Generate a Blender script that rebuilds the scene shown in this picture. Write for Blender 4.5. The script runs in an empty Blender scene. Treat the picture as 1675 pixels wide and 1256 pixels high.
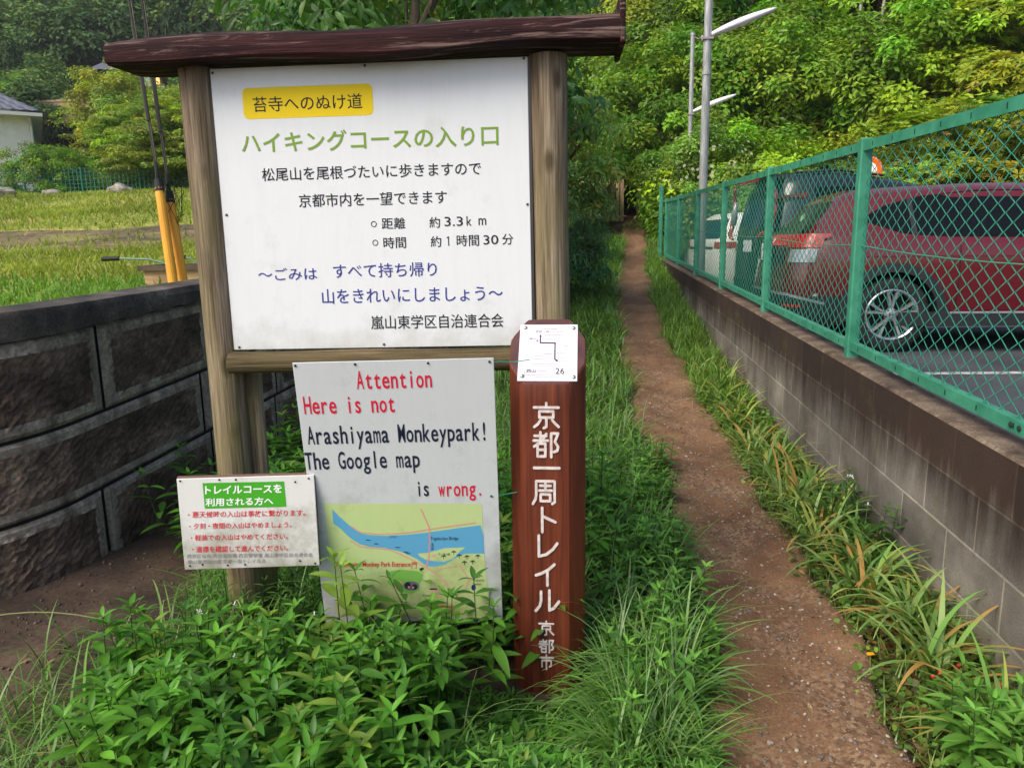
import bpy, bmesh, math, random
import numpy as np
from math import sin, cos, radians, pi, tan, sqrt, atan2
from mathutils import Matrix, Vector
random.seed(7); rng = np.random.default_rng(7)
SC = bpy.context.scene
COL = SC.collection

# ---------------------------------------------------------------- camera, world, sun, exposure
EYE = Vector((0, 0, 1.48))
def camera_axes(yaw, pitch, roll):
    yaw, pitch, roll = map(radians, (yaw, pitch, roll))
    f = Vector((-sin(yaw)*cos(pitch), cos(yaw)*cos(pitch), -sin(pitch)))
    r0 = Vector((cos(yaw), sin(yaw), 0)); u0 = r0.cross(f)
    r = r0*cos(roll) - u0*sin(roll); u = r.cross(f)
    return r, u, f
r_, u_, f_ = camera_axes(5.85, 10.7, 0.9)
cam_data = bpy.data.cameras.new('camera'); cam = bpy.data.objects.new('camera', cam_data); COL.objects.link(cam)
cam_data.sensor_width = 36; cam_data.lens = 1210/1675*36; cam_data.clip_start = .05; cam_data.clip_end = 2000
m3 = Matrix((r_, u_, -f_)).transposed(); cam.matrix_world = Matrix.Translation(EYE) @ m3.to_4x4()
SC.camera = cam
W = bpy.data.worlds.new('World'); SC.world = W; W.use_nodes = True
SUN_EL, SUN_AZ = 46, 226          # azimuth: degrees clockwise from +Y (the path direction)
nt = W.node_tree; sky = nt.nodes.new('ShaderNodeTexSky'); sky.sky_type = 'NISHITA'; sky.sun_disc = False
sky.sun_elevation = radians(SUN_EL); sky.sun_rotation = radians(SUN_AZ); sky.dust_density = 3.0; sky.air_density = 1.0; sky.ozone_density = .6
nt.links.new(sky.outputs[0], nt.nodes['Background'].inputs[0]); nt.nodes['Background'].inputs[1].default_value = 0.14
sl = bpy.data.lights.new('sun', 'SUN'); sl.energy = 2.0; sl.angle = radians(38); sl.color = (1, .93, .80)
so = bpy.data.objects.new('sun', sl); COL.objects.link(so)
sd = Vector((sin(radians(SUN_AZ))*cos(radians(SUN_EL)), cos(radians(SUN_AZ))*cos(radians(SUN_EL)), sin(radians(SUN_EL))))
so.rotation_euler = sd.to_track_quat('Z', 'Y').to_euler()
SC.view_settings.view_transform = 'Standard'; SC.view_settings.look = 'None'; SC.view_settings.exposure = 0.62; SC.view_settings.gamma = 1

# ---------------------------------------------------------------- helpers
def srgb(r, g, b):
    f = lambda c: (c/255/12.92 if c/255 <= .04045 else ((c/255+.055)/1.055)**2.4)
    return (f(r), f(g), f(b), 1)
def tag(o, label=None, cat=None, group=None, kind=None):
    if label: o['label'] = label
    if cat: o['category'] = cat
    if group: o['group'] = group
    if kind: o['kind'] = kind
    return o
def empty(name, loc=(0, 0, 0), rz=0, M=None):
    o = bpy.data.objects.new(name, None); COL.objects.link(o)
    if M is not None: o.matrix_world = M
    else: o.location = loc; o.rotation_euler = (0, 0, rz)
    o.empty_display_size = .1
    return o
def link(name, me, parent=None):
    o = bpy.data.objects.new(name, me); COL.objects.link(o); o.parent = parent
    return o
def copy_tree(o, parent=None):
    c = o.copy(); COL.objects.link(c); c.parent = parent
    for ch in list(o.children): copy_tree(ch, c)
    return c
class MB:
    def __init__(s): s.v = []; s.f = []; s.m = []; s.uv = None
    def add(s, vs, fs, m=0):
        n = len(s.v); s.v += [tuple(v) for v in vs]; s.f += [tuple(i+n for i in f) for f in fs]; s.m += [m]*len(fs)
    def box(s, x0, x1, y0, y1, z0, z1, m=0, T=None):
        vs = [(x, y, z) for z in (z0, z1) for y in (y0, y1) for x in (x0, x1)]
        if T: vs = [T(v) for v in vs]
        s.add(vs, [(0, 2, 3, 1), (4, 5, 7, 6), (0, 1, 5, 4), (2, 6, 7, 3), (0, 4, 6, 2), (1, 3, 7, 5)], m)
    def bbox(s, x0, x1, y0, y1, z0, z1, b, m=0, T=None):      # box with chamfered vertical and horizontal edges
        ring = lambda ix, z: [(x0+ix+b, y0+ix, z), (x1-ix-b, y0+ix, z), (x1-ix, y0+ix+b, z), (x1-ix, y1-ix-b, z), (x1-ix-b, y1-ix, z), (x0+ix+b, y1-ix, z), (x0+ix, y1-ix-b, z), (x0+ix, y0+ix+b, z)]
        vs = ring(b, z0)+ring(0, z0+b)+ring(0, z1-b)+ring(b, z1)
        if T: vs = [T(v) for v in vs]
        fs = [tuple(range(7, -1, -1)), tuple(range(24, 32))]
        for k in range(3):
            for i in range(8): j = (i+1) % 8; fs.append((k*8+i, k*8+j, k*8+8+j, k*8+8+i))
        s.add(vs, fs, m)
    def tube(s, pts, r, n=8, m=0, cap=True, jit=0):
        pts = [Vector(p) for p in pts]; rs = r if hasattr(r, '__len__') else [r]*len(pts)
        vs = []; up = Vector((0, 0, 1)); a = None
        for i, p in enumerate(pts):
            t = (pts[min(i+1, len(pts)-1)]-pts[max(i-1, 0)]).normalized()
            if a is None: a = t.cross(up if abs(t.z) < .9 else Vector((1, 0, 0))).normalized()
            else: a = (a - t*a.dot(t)).normalized()
            b = t.cross(a)
            for k in range(n):
                q = 2*pi*k/n; rr = rs[i]*(1+jit*(random.random()-.5)); vs.append(p+a*(cos(q)*rr)+b*(sin(q)*rr))
        fs = []
        for i in range(len(pts)-1):
            for k in range(n): j = (k+1) % n; fs.append((i*n+k, i*n+j, i*n+n+j, i*n+n+k))
        if cap: fs.append(tuple(range(n-1, -1, -1))); fs.append(tuple(range(len(vs)-n, len(vs))))
        s.add(vs, fs, m)
    def lathe(s, c, axis, prof, n=24, m=0, cap=True):     # prof: (distance along axis, radius)
        axis = Vector(axis).normalized(); a = axis.orthogonal().normalized(); b = axis.cross(a); c = Vector(c)
        vs = []
        for h, r in prof:
            for k in range(n): q = 2*pi*k/n; vs.append(c+axis*h+(a*cos(q)+b*sin(q))*r)
        fs = []
        for i in range(len(prof)-1):
            for k in range(n): j = (k+1) % n; fs.append((i*n+k, i*n+j, i*n+n+j, i*n+n+k))
        if cap: fs.append(tuple(range(n-1, -1, -1))); fs.append(tuple(range(len(vs)-n, len(vs))))
        s.add(vs, fs, m)
    def poly(s, pts, m=0): s.add(pts, [tuple(range(len(pts)))], m)
    def build(s, name, mats, parent=None, smooth=False, uv=None):
        me = bpy.data.meshes.new(name); me.from_pydata(s.v, [], s.f); mats = mats if isinstance(mats, (list, tuple)) else [mats]
        for q in mats: me.materials.append(q)
        me.polygons.foreach_set('material_index', s.m)
        if smooth: me.polygons.foreach_set('use_smooth', [True]*len(s.f))
        if uv:
            l = me.uv_layers.new(name='UVMap')
            for lp in me.loops: l.data[lp.index].uv = uv(me.vertices[lp.vertex_index].co)
        me.update(); return link(name, me, parent)
def autosmooth(o, ang=35):
    me = o.data; me.polygons.foreach_set('use_smooth', [True]*len(me.polygons))
    try: me.set_sharp_from_angle(angle=radians(ang))
    except Exception: pass
    return o
def recalc(o):
    bm = bmesh.new(); bm.from_mesh(o.data); bmesh.ops.recalc_face_normals(bm, faces=bm.faces); bm.to_mesh(o.data); bm.free(); return o

# materials
def principled(name, col=(.5, .5, .5, 1), rough=.6, metal=0, spec=.5, coat=0):
    m = bpy.data.materials.new(name); m.use_nodes = True; p = m.node_tree.nodes['Principled BSDF']
    p.inputs['Base Color'].default_value = col if len(col) == 4 else (*col, 1); p.inputs['Roughness'].default_value = rough; p.inputs['Metallic'].default_value = metal
    p.inputs['Specular IOR Level'].default_value = spec; p.inputs['Coat Weight'].default_value = coat
    return m
def N(m, t, **kw):
    n = m.node_tree.nodes.new(t)
    for k, v in kw.items(): setattr(n, k, v)
    return n
def L(m, a, b): m.node_tree.links.new(a, b)
def coords(m, scale=(1, 1, 1), uv=False):
    tc = N(m, 'ShaderNodeTexCoord'); mp = N(m, 'ShaderNodeMapping'); mp.inputs['Scale'].default_value = scale
    L(m, tc.outputs['UV' if uv else 'Object'], mp.inputs['Vector']); return mp.outputs[0]
def noise(m, vec, scale, detail=6, rough=.6, dist=0):
    n = N(m, 'ShaderNodeTexNoise'); n.inputs['Scale'].default_value = scale; n.inputs['Detail'].default_value = detail; n.inputs['Roughness'].default_value = rough; n.inputs['Distortion'].default_value = dist
    L(m, vec, n.inputs['Vector']); return n.outputs['Fac']
def ramp(m, fac, stops):
    r = N(m, 'ShaderNodeValToRGB'); e = r.color_ramp.elements
    e[0].position, e[0].color = stops[0][0], stops[0][1]; e[1].position, e[1].color = stops[-1][0], stops[-1][1]
    for p, c in stops[1:-1]: x = e.new(p); x.color = c
    L(m, fac, r.inputs[0]); return r.outputs[0]
def mix(m, a, b, fac, mode='MIX'):
    x = N(m, 'ShaderNodeMix', data_type='RGBA', blend_type=mode)
    for s, v in ((x.inputs[0], fac), (x.inputs[6], a), (x.inputs[7], b)):
        if isinstance(v, (int, float)): s.default_value = v
        elif isinstance(v, tuple): s.default_value = v
        else: L(m, v, s)
    return x.outputs[2]
def bump(m, h, strength=.3, dist=.01):
    b = N(m, 'ShaderNodeBump'); b.inputs['Strength'].default_value = strength; b.inputs['Distance'].default_value = dist
    L(m, h, b.inputs['Height']); L(m, b.outputs[0], m.node_tree.nodes['Principled BSDF'].inputs['Normal'])
def P_(m): return m.node_tree.nodes['Principled BSDF']
def noisy(name, stops, scale, rough=.7, bstr=.3, bdist=.01, stretch=(1, 1, 1), detail=8, fine=None, spec=.4, nrough=.6, dist=0):
    m = principled(name, rough=rough, spec=spec); v = coords(m, stretch); n = noise(m, v, scale, detail, nrough, dist)
    c = ramp(m, n, stops)
    if fine:
        n2 = noise(m, coords(m), fine, 4); c = mix(m, c, ramp(m, n2, [(.3, (.55, .55, .55, 1)), (.7, (1.35, 1.35, 1.35, 1))]), 1.0, 'MULTIPLY')
    L(m, c, P_(m).inputs['Base Color']); bump(m, n, bstr, bdist); return m
def wood(name, dark, mid, light, axis, scale=6, peel=None, low=None, zlow=(0, 1)):
    m = principled(name, rough=.85, spec=.2); st = [9, 9, 9]; st[axis] = .55
    v = coords(m, tuple(st)); n = noise(m, v, scale*.5, 10, .62, .4)
    c = ramp(m, n, [(.25, dark), (.5, mid), (.75, light)])
    st2 = [40, 40, 40]; st2[axis] = 1.2
    g = noise(m, coords(m, tuple(st2)), 2.2, 4, .6)
    c = mix(m, c, ramp(m, g, [(.36, (.45, .43, .42, 1)), (.52, (1.08, 1.08, 1.08, 1))]), .85, 'MULTIPLY')
    st4 = [110, 110, 110]; st4[axis] = 2.5; g2 = noise(m, coords(m, tuple(st4)), 2.0, 3, .7); c = mix(m, c, ramp(m, g2, [(.35, (.6, .6, .6, 1)), (.6, (1.15, 1.15, 1.15, 1))]), .8, 'MULTIPLY')
    kn = N(m, 'ShaderNodeTexVoronoi'); kn.inputs['Scale'].default_value = 1.0; st5 = [7, 7, 7]; st5[axis] = 3.2; L(m, coords(m, tuple(st5)), kn.inputs['Vector']); c = mix(m, c, dark, ramp(m, kn.outputs['Distance'], [(.07, (.9, .9, .9, 1)), (.16, (0, 0, 0, 1))]))
    if peel:
        st3 = [14, 14, 14]; st3[axis] = 1.0
        q = noise(m, coords(m, tuple(st3)), 2.0, 8, .7, .8); c = mix(m, c, peel, ramp(m, q, [(.54, (0, 0, 0, 1)), (.62, (.8, .8, .8, 1))]))
    if low:
        tc = N(m, 'ShaderNodeTexCoord'); sx = N(m, 'ShaderNodeSeparateXYZ'); L(m, tc.outputs['Object'], sx.inputs[0])
        mr = N(m, 'ShaderNodeMapRange'); mr.inputs[1].default_value = zlow[1]; mr.inputs[2].default_value = zlow[0]; L(m, sx.outputs[2], mr.inputs[0])
        big = noise(m, coords(m, (5, 5, 1.5)), 1.6, 6, .65)
        mu = N(m, 'ShaderNodeMath', operation='MULTIPLY'); L(m, mr.outputs[0], mu.inputs[0]); L(m, ramp(m, big, [(.35, (0, 0, 0, 1)), (.6, (1, 1, 1, 1))]), mu.inputs[1])
        c = mix(m, c, low, mu.outputs[0])
    L(m, c, P_(m).inputs['Base Color']); sm_ = N(m, 'ShaderNodeMath', operation='ADD'); L(m, g, sm_.inputs[0]); L(m, g2, sm_.inputs[1]); bump(m, sm_.outputs[0], .8, .005); return m
def foliage(name, trans=.35, rough=.42, spec=.35, attr=True, col=None):
    m = bpy.data.materials.new(name); m.use_nodes = True; t = m.node_tree; p = t.nodes['Principled BSDF']; out = t.nodes['Material Output']
    a = N(m, 'ShaderNodeAttribute'); a.attribute_name = 'Col'
    p.inputs['Roughness'].default_value = rough; p.inputs['Specular IOR Level'].default_value = spec
    L(m, a.outputs['Color'], p.inputs['Base Color'])
    tr = N(m, 'ShaderNodeBsdfTranslucent'); b = mix(m, a.outputs['Color'], (1.3, 1.35, .5, 1), 1.0, 'MULTIPLY'); L(m, b, tr.inputs['Color'])
    ms = N(m, 'ShaderNodeMixShader'); ms.inputs[0].default_value = trans; L(m, p.outputs[0], ms.inputs[1]); L(m, tr.outputs[0], ms.inputs[2]); L(m, ms.outputs[0], out.inputs['Surface'])
    return m
LEAF = foliage('leaf_green'); WETLEAF = foliage('wet_leaf', .32, .42, .35); GRASS = foliage('grass_blade', .35, .35, .45)
FAR = foliage('far_leaf', .15, .7, .1)
BARK = noisy('bark', [(.3, srgb(50, 42, 35)), (.7, srgb(112, 98, 82))], 5, .85, .8, .02, (3, 3, .6))

# fast instanced meshes
def np_mesh(name, V, F, colv, mat, parent=None, smooth=True):
    k = F.shape[1]; me = bpy.data.meshes.new(name)
    me.vertices.add(len(V)); me.vertices.foreach_set('co', V.astype(np.float32).ravel())
    me.loops.add(F.size); me.loops.foreach_set('vertex_index', F.astype(np.int32).ravel())
    me.polygons.add(len(F)); me.polygons.foreach_set('loop_start', np.arange(0, F.size, k, dtype=np.int32))
    me.polygons.foreach_set('use_smooth', np.full(len(F), smooth))
    if colv is not None:
        a = me.color_attributes.new('Col', 'FLOAT_COLOR', 'POINT'); c = np.ones((len(V), 4), np.float32); c[:, :3] = np.clip(colv, .001, 1); a.data.foreach_set('color', c.ravel())
    me.materials.append(mat); me.update(calc_edges=True); return me
def frames(nrm, head):
    z = nrm/np.maximum(np.linalg.norm(nrm, axis=1, keepdims=True), 1e-6); x = head - z*(head*z).sum(1, keepdims=True); x /= np.maximum(np.linalg.norm(x, axis=1, keepdims=True), 1e-6)
    y = np.cross(z, x); return np.stack([x, y, z], axis=2)
def inst(tv, tf, pos, R, sc, col, grad=None):
    N_ = len(pos); V = pos[:, None] + np.einsum('nij,kj->nki', R, tv)*sc[:, None, None]
    F = (tf[None]+np.arange(N_)[:, None, None]*len(tv)).reshape(-1, tf.shape[1])
    C = np.repeat(col[:, None], len(tv), 1)
    if grad is not None: C = C*grad[None, :, None]
    return V.reshape(-1, 3), F, C.reshape(-1, 3)
def merge(parts):
    V = []; F = []; C = []; n = 0
    for v, f, c in parts: V.append(v); F.append(f+n); C.append(c); n += len(v)
    return np.concatenate(V), np.concatenate(F), np.concatenate(C)
def leaf_template(w=.32, seg=4, droop=.25, fold=.12, power=1.0):   # leaf from (0,0,0) along +x, length 1
    vs = []; 
    for i in range(seg+1):
        t = i/seg; ww = w*.5*(sin(pi*min(1, t**power*.98+.01))**.8); zz = -droop*t*t
        vs += [(t, -ww, zz+fold*ww*2), (t, 0, zz), (t, ww, zz+fold*ww*2)]
    fs = []
    for i in range(seg):
        a = i*3; fs += [(a, a+3, a+4, a+1), (a+1, a+4, a+5, a+2)]
    g = np.array([g for i in range(seg+1) for g in (1, 1.12, 1)])
    return np.array(vs), np.array(fs), g
QL = (np.array([(0, 0, 0), (.45, -.26, .05), (1, 0, -.12), (.45, .26, .05)]), np.array([(0, 1, 2, 3)]))       # one-quad leaf
def whorl_template(n=7, w=.3, lift=.25):
    V = []; F = []
    for k in range(n):
        q = 2*pi*k/n+.2*(k % 2); b = len(V)
        for (x, y, z) in [(.05, 0, 0), (.5, -w*.5, lift*.7), (1, 0, lift*.35), (.5, w*.5, lift*.7)]: V.append((x*cos(q)-y*sin(q), x*sin(q)+y*cos(q), z))
        F.append((b, b+1, b+2, b+3))
    return np.array(V), np.array(F)
def unit(n): v = rng.normal(size=(n, 3)); return v/np.linalg.norm(v, axis=1, keepdims=True)
def vary(base, n, v=.18, h=.10):
    b = np.array(base)[:3][None]; k = 1+rng.normal(size=(n, 1))*v; hh = rng.normal(size=(n, 1))*h
    return np.clip(b*k*np.concatenate([1+hh*1.6, 1+hh*.3, 1-hh*.4], 1), .003, .8)
def crown(radii, nclump, per, size, base, template=QL, cr=(.24, .42), up=.55, droop=0, seed=0, inner=.5, low=-.75, tips=None, vcl=.25, layer=0):
    global rng; keep = rng; rng = np.random.default_rng(seed); parts = []
    d = unit(nclump*3); d = d[d[:, 2] > low][:nclump]; n = len(d); rr = inner+(1-inner)*rng.random(n)**.55
    R = np.array(radii); C = d*R*rr[:, None]*(1+.12*rng.normal(size=(n, 1)))
    for i in range(n):
        r = R.mean()*(cr[0]+(cr[1]-cr[0])*rng.random()); k = int(per*(.7+.6*rng.random())); u = unit(k); u[:, 2] = np.where(u[:, 2] < -.35, -u[:, 2], u[:, 2])
        rad = rng.random(k)**.33; P = C[i]+u*r*rad[:, None]*np.array([1, 1, .85 if not layer else .22])
        nr = u*.6+d[i]*.35+np.array([0, 0, up])+rng.normal(size=(k, 3))*.38; hd = u+rng.normal(size=(k, 3))*.6-np.array([0, 0, droop])
        cb = vary(base, 1, vcl, .12)[0]; cc = vary(cb, k, .16, .07)
        if tips is not None: q = rng.random(k) < tips[1]; cc[q] = vary(tips[0], q.sum(), .15, .05)
        parts.append(inst(template[0], template[1], P, frames(nr, hd), size*(.7+.6*rng.random(k)), cc))
    out = merge(parts); rng = keep; return out
def trunk_mb(h, r, spread, nb=7, seed=0, lean=(0, 0), forks=2):
    st = random.getstate(); random.seed(seed); mb = MB(); pts = []; rs = []
    for i in range(7):
        t = i/6; pts.append((lean[0]*t*h+.06*h*sin(t*4+seed)*t, lean[1]*t*h+.05*h*cos(t*3+seed)*t, h*t)); rs.append(r*(1.35-.8*t) if i else r*1.7)
    mb.tube(pts, rs, 9, jit=.12)
    for k in range(nb):
        i = random.choice([3, 4, 5, 6]); p = Vector(pts[i]); a = 2*pi*k/nb+random.random(); l = spread*(.6+.5*random.random()); up = .5+.7*random.random()
        q1 = p+Vector((cos(a), sin(a), up*.6))*l*.45; q2 = p+Vector((cos(a+.2), sin(a+.2), up*.7))*l
        mb.tube([p, q1, q2], [rs[i]*.55, rs[i]*.36, rs[i]*.12], 6)
        for e in range(forks):
            b = a+random.uniform(-.9, .9); mb.tube([q1, q1+Vector((cos(b), sin(b), .6))*l*.5], [rs[i]*.22, rs[i]*.06], 5)
    random.setstate(st); return mb

# ---------------------------------------------------------------- terrain
GY = [-4, 0, 5, 7, 8, 10, 13, 16, 18, 25, 40]; GZ = [0, 0, .10, .24, .36, .60, .95, 1.30, 1.62, 2.5, 6.5]
def gz(x, y): return float(np.interp(y, GY, GZ)) + .012*sin(x*5.1+y*2.3)+.01*sin(y*6.7-x*3)-.085*math.exp(-((x+.15)**2/.12+(y-2.15)**2/.2))
LW_A = radians(9.2); LW_P = Vector((-2.29, 2.79, 0)); LW_D = Vector((sin(LW_A), cos(LW_A), 0))      # left wall line
LS_A = radians(48); LS_D = Vector((sin(LS_A), cos(LS_A), 0))
def lwall_x(y): return LW_P.x+(y-LW_P.y)*tan(LW_A) if y > LW_P.y else LW_P.x+(y-LW_P.y)*tan(LS_A)
def fz(x, y):    # terraced field behind the left wall
    t = y-3.6; z = 1.13+.06*t
    z += .45/(1+math.exp(-(y-13.5)*1.6)) + .5/(1+math.exp(-(y-20)*1.2))
    return z + .03*sin(x*.9+y*.6)+.02*sin(x*2.3)
def grid(name, xs, ys, zf, mat, smooth=True, xf=None):
    V = np.array([(xf(x, y) if xf else x, y, zf(xf(x, y) if xf else x, y)) for y in ys for x in xs]); nx = len(xs)
    F = np.array([(j*nx+i, j*nx+i+1, (j+1)*nx+i+1, (j+1)*nx+i) for j in range(len(ys)-1) for i in range(nx-1)])
    return link(name, np_mesh(name, V, F, None, mat, smooth=smooth))
SOIL = noisy('soil', [(.3, srgb(40, 32, 26)), (.5, srgb(68, 54, 43)), (.7, srgb(92, 75, 60))], 3.2, .85, .5, .02, fine=60)
def path_mat():
    m = principled('path_soil', rough=.8, spec=.35); v = coords(m)
    a = ramp(m, noise(m, v, 2.2, 8, .6), [(.3, srgb(90, 62, 42)), (.55, srgb(122, 90, 64)), (.75, srgb(146, 114, 84))])
    vo = N(m, 'ShaderNodeTexVoronoi'); vo.inputs['Scale'].default_value = 75; vo.inputs['Randomness'].default_value = 1; L(m, v, vo.inputs['Vector'])
    peb = ramp(m, vo.outputs['Color'], [(.15, srgb(80, 60, 46)), (.45, srgb(116, 88, 66)), (.8, srgb(150, 126, 100))])
    msk = ramp(m, noise(m, v, 3.5, 6, .7), [(.45, (0, 0, 0, 1)), (.6, (.75, .75, .75, 1))])
    c = mix(m, a, peb, msk); f = noise(m, v, 110, 5, .7)
    c = mix(m, c, ramp(m, f, [(.3, (.5, .5, .5, 1)), (.7, (1.4, 1.4, 1.4, 1))]), .8, 'MULTIPLY')
    L(m, c, P_(m).inputs['Base Color'])
    md = N(m, 'ShaderNodeMath', operation='MULTIPLY_ADD'); L(m, vo.outputs['Distance'], md.inputs[0]); md.inputs[1].default_value = -.5; L(m, f, md.inputs[2])
    bump(m, md.outputs[0], .6, .005); return m
PATHM = path_mat()
ys = list(np.arange(-2, 6, .12))+list(np.arange(6, 42, .4))
tag(grid('ground', np.linspace(0, 1, 34), ys, lambda x, y: gz(x, y), SOIL, xf=lambda t, y: (lwall_x(y)-.35)*(1-t)+1.40*t if y > -1 else -6*(1-t)+1.4*t), kind='structure')
PY = [-2, 1, 1.95, 2.35, 3.3, 4.15, 5.5, 8, 10, 13, 16, 18, 25, 40]; PL = [.30, .34, .39, .44, .52, .50, .46, .43, .42, .58, .78, .88, 1.25, 2]; PR = [.80, .82, .84, .88, .935, .91, .93, .86, .86, 1.02, 1.2, 1.3, 1.7, 2.6]
def pl(y): return float(np.interp(y, PY, PL))+.03*sin(y*3.1)+.018*sin(y*9)
def pr(y): return float(np.interp(y, PY, PR))+.03*sin(y*2.7+1)+.018*sin(y*8)
def pz(x, y):
    c = (x-pl(y))/(pr(y)-pl(y)); return gz(x, y)+.022+.016-.018*math.exp(-((c-.5)/.3)**2)+.006*sin(x*23+y*17)+.004*sin(x*51-y*39)-(.05 if c < -.12 or c > 1.12 else 0)
tag(grid('path', np.linspace(-.25, 1.25, 28), list(np.arange(-1.5, 7, .06))+list(np.arange(7, 34, .3)), pz, PATHM, xf=lambda t, y: pl(y)*(1-t)+pr(y)*t), kind='structure')
# far hillside (one sheet to beyond the trees), field and car park
def hz(x, y):
    r = np.interp(y, [0, 17, 22, 30, 45, 62, 100, 170, 320], [-.6, .6, 2.6, 5.6, 9.5, 14.6, 32, 72, 150]); l = np.interp(y, [0, 24, 30, 45, 62, 100, 170, 320], [-.5, 2.2, 4.0, 8.0, 14.0, 31, 70, 150])
    k = min(1, max(0, (x+4)/6)); z = r*k+l*(1-k)
    d = min(1, max(0, (abs(x-1.1-(y-18)*.06)-.8)/1.2)) if y < 40 else 1
    c = gz(0, y)-.12; return (z*d+min(z, c)*(1-d))+.5*sin(x*.11)*max(0, (y-40)/60)
HILLM = noisy('hill_undergrowth', [(.35, srgb(30, 36, 18)), (.65, srgb(58, 66, 32))], .8, .95, .3, .1, fine=6)
tag(grid('hillside', list(np.arange(-160, -20, 10))+list(np.arange(-20, 24, 1.0))+list(np.arange(24, 160, 10)), list(np.arange(17, 46, 1))+list(np.arange(46, 320, 8)), hz, HILLM), kind='structure')
FIELDM = noisy('field_turf', [(.32, srgb(104, 116, 46)), (.5, srgb(142, 148, 60)), (.66, srgb(160, 144, 84))], .35, .9, .3, .03, (1, 2.4, 1), fine=9)
tag(grid('field', np.linspace(0, 1, 50), list(np.arange(-1, 29, .5)), fz, FIELDM, xf=lambda t, y: -60*(1-t)**2+(lwall_x(y)-.06)*(1-(1-t)**2)), kind='structure')
TILL = noisy('tilled_soil', [(.35, srgb(70, 58, 44)), (.5, srgb(112, 96, 66)), (.62, srgb(128, 126, 62))], .9, .9, .6, .04, (1, 2.2, 1), fine=14)
tag(grid('tilled_soil', np.linspace(0, 1, 40), list(np.arange(9.6, 13.4, .25)), lambda x, y: fz(x, y)+.02-(.08 if y < 9.7 or y > 13.2 else 0), TILL, xf=lambda t, y: -22+(lwall_x(y)-.5+22)*t), kind='structure')
ASPH = noisy('asphalt', [(.35, srgb(58, 60, 64)), (.7, srgb(84, 86, 90))], 1.5, .75, .6, .004, fine=160)
mb = MB(); mb.box(1.50, 16, -3, 18, .30, .48); tag(mb.build('car_park', ASPH), kind='structure')
WLINE = noisy('line_paint', [(.35, srgb(120, 120, 118)), (.6, srgb(190, 190, 186))], 20, .7, .2, .002)
mb = MB()
for y in (5.95, 8.9, 12.2): mb.add([(2.2, y-.3, .484), (7, y+.0, .484), (7, y+.10, .484), (2.2, y-.2, .484)], [(0, 1, 2, 3)])
tag(mb.build('parking_line', WLINE), kind='structure')

# ---------------------------------------------------------------- right block wall
def block_mat():
    m = principled('concrete_block', rough=.85, spec=.3); v = coords(m, uv=True)
    br = N(m, 'ShaderNodeTexBrick'); br.offset = .5; br.inputs['Scale'].default_value = 1; br.inputs['Brick Width'].default_value = .40; br.inputs['Row Height'].default_value = .20
    br.inputs['Mortar Size'].default_value = .006; br.inputs['Mortar Smooth'].default_value = .3; br.inputs['Bias'].default_value = 0
    br.inputs['Color1'].default_value = (.72, .72, .73, 1); br.inputs['Color2'].default_value = (1.2, 1.17, 1.12, 1); br.inputs['Mortar'].default_value = (1.65, 1.63, 1.58, 1); L(m, v, br.inputs['Vector'])
    base = ramp(m, noise(m, v, 2.0, 8, .65), [(.3, srgb(84, 80, 76)), (.5, srgb(118, 113, 107)), (.7, srgb(154, 149, 141))])
    sx = N(m, 'ShaderNodeSeparateXYZ'); L(m, v, sx.inputs[0])        # v = metres below the wall's top
    st = noise(m, coords(m, (9, .9, 1), uv=True), 1.3, 6, .7)
    mr = N(m, 'ShaderNodeMapRange'); mr.inputs[1].default_value = 0; mr.inputs[2].default_value = -.55; mr.inputs[3].default_value = .78; mr.inputs[4].default_value = -.25; L(m, sx.outputs[1], mr.inputs[0])
    ad = N(m, 'ShaderNodeMath', operation='ADD'); L(m, mr.outputs[0], ad.inputs[0]); L(m, st, ad.inputs[1])
    c = mix(m, base, srgb(54, 40, 34), ramp(m, ad.outputs[0], [(.52, (0, 0, 0, 1)), (.95, (.95, .95, .95, 1))]))
    c = mix(m, c, br.outputs['Color'], 1.0, 'MULTIPLY')
    bl = noise(m, v, 1.1, 5, .6); c = mix(m, c, ramp(m, bl, [(.3, (.55, .55, .56, 1)), (.7, (1.2, 1.17, 1.12, 1))]), .9, 'MULTIPLY')
    gm = noise(m, v, 3, 6, .7); c = mix(m, c, srgb(86, 88, 52), ramp(m, gm, [(.56, (0, 0, 0, 1)), (.72, (.5, .5, .5, 1))]))
    f = noise(m, v, 130, 4, .7); c = mix(m, c, ramp(m, f, [(.3, (.72, .72, .72, 1)), (.7, (1.2, 1.2, 1.2, 1))]), .8, 'MULTIPLY')
    L(m, c, P_(m).inputs['Base Color'])
    h = N(m, 'ShaderNodeMath', operation='MULTIPLY_ADD'); L(m, br.outputs['Fac'], h.inputs[0]); h.inputs[1].default_value = -1.5; L(m, f, h.inputs[2]); bump(m, h.outputs[0], .5, .006)
    return m
BLOCK = block_mat()
CONC_TOP = noisy('mossy_concrete', [(.3, srgb(58, 46, 38)), (.5, srgb(96, 80, 66)), (.72, srgb(128, 112, 94))], 7, .9, .8, .01, fine=90)
def wt(y): return .705+.033*y
mb = MB(); yy = np.arange(-.8, 14.3, .4)
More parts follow.
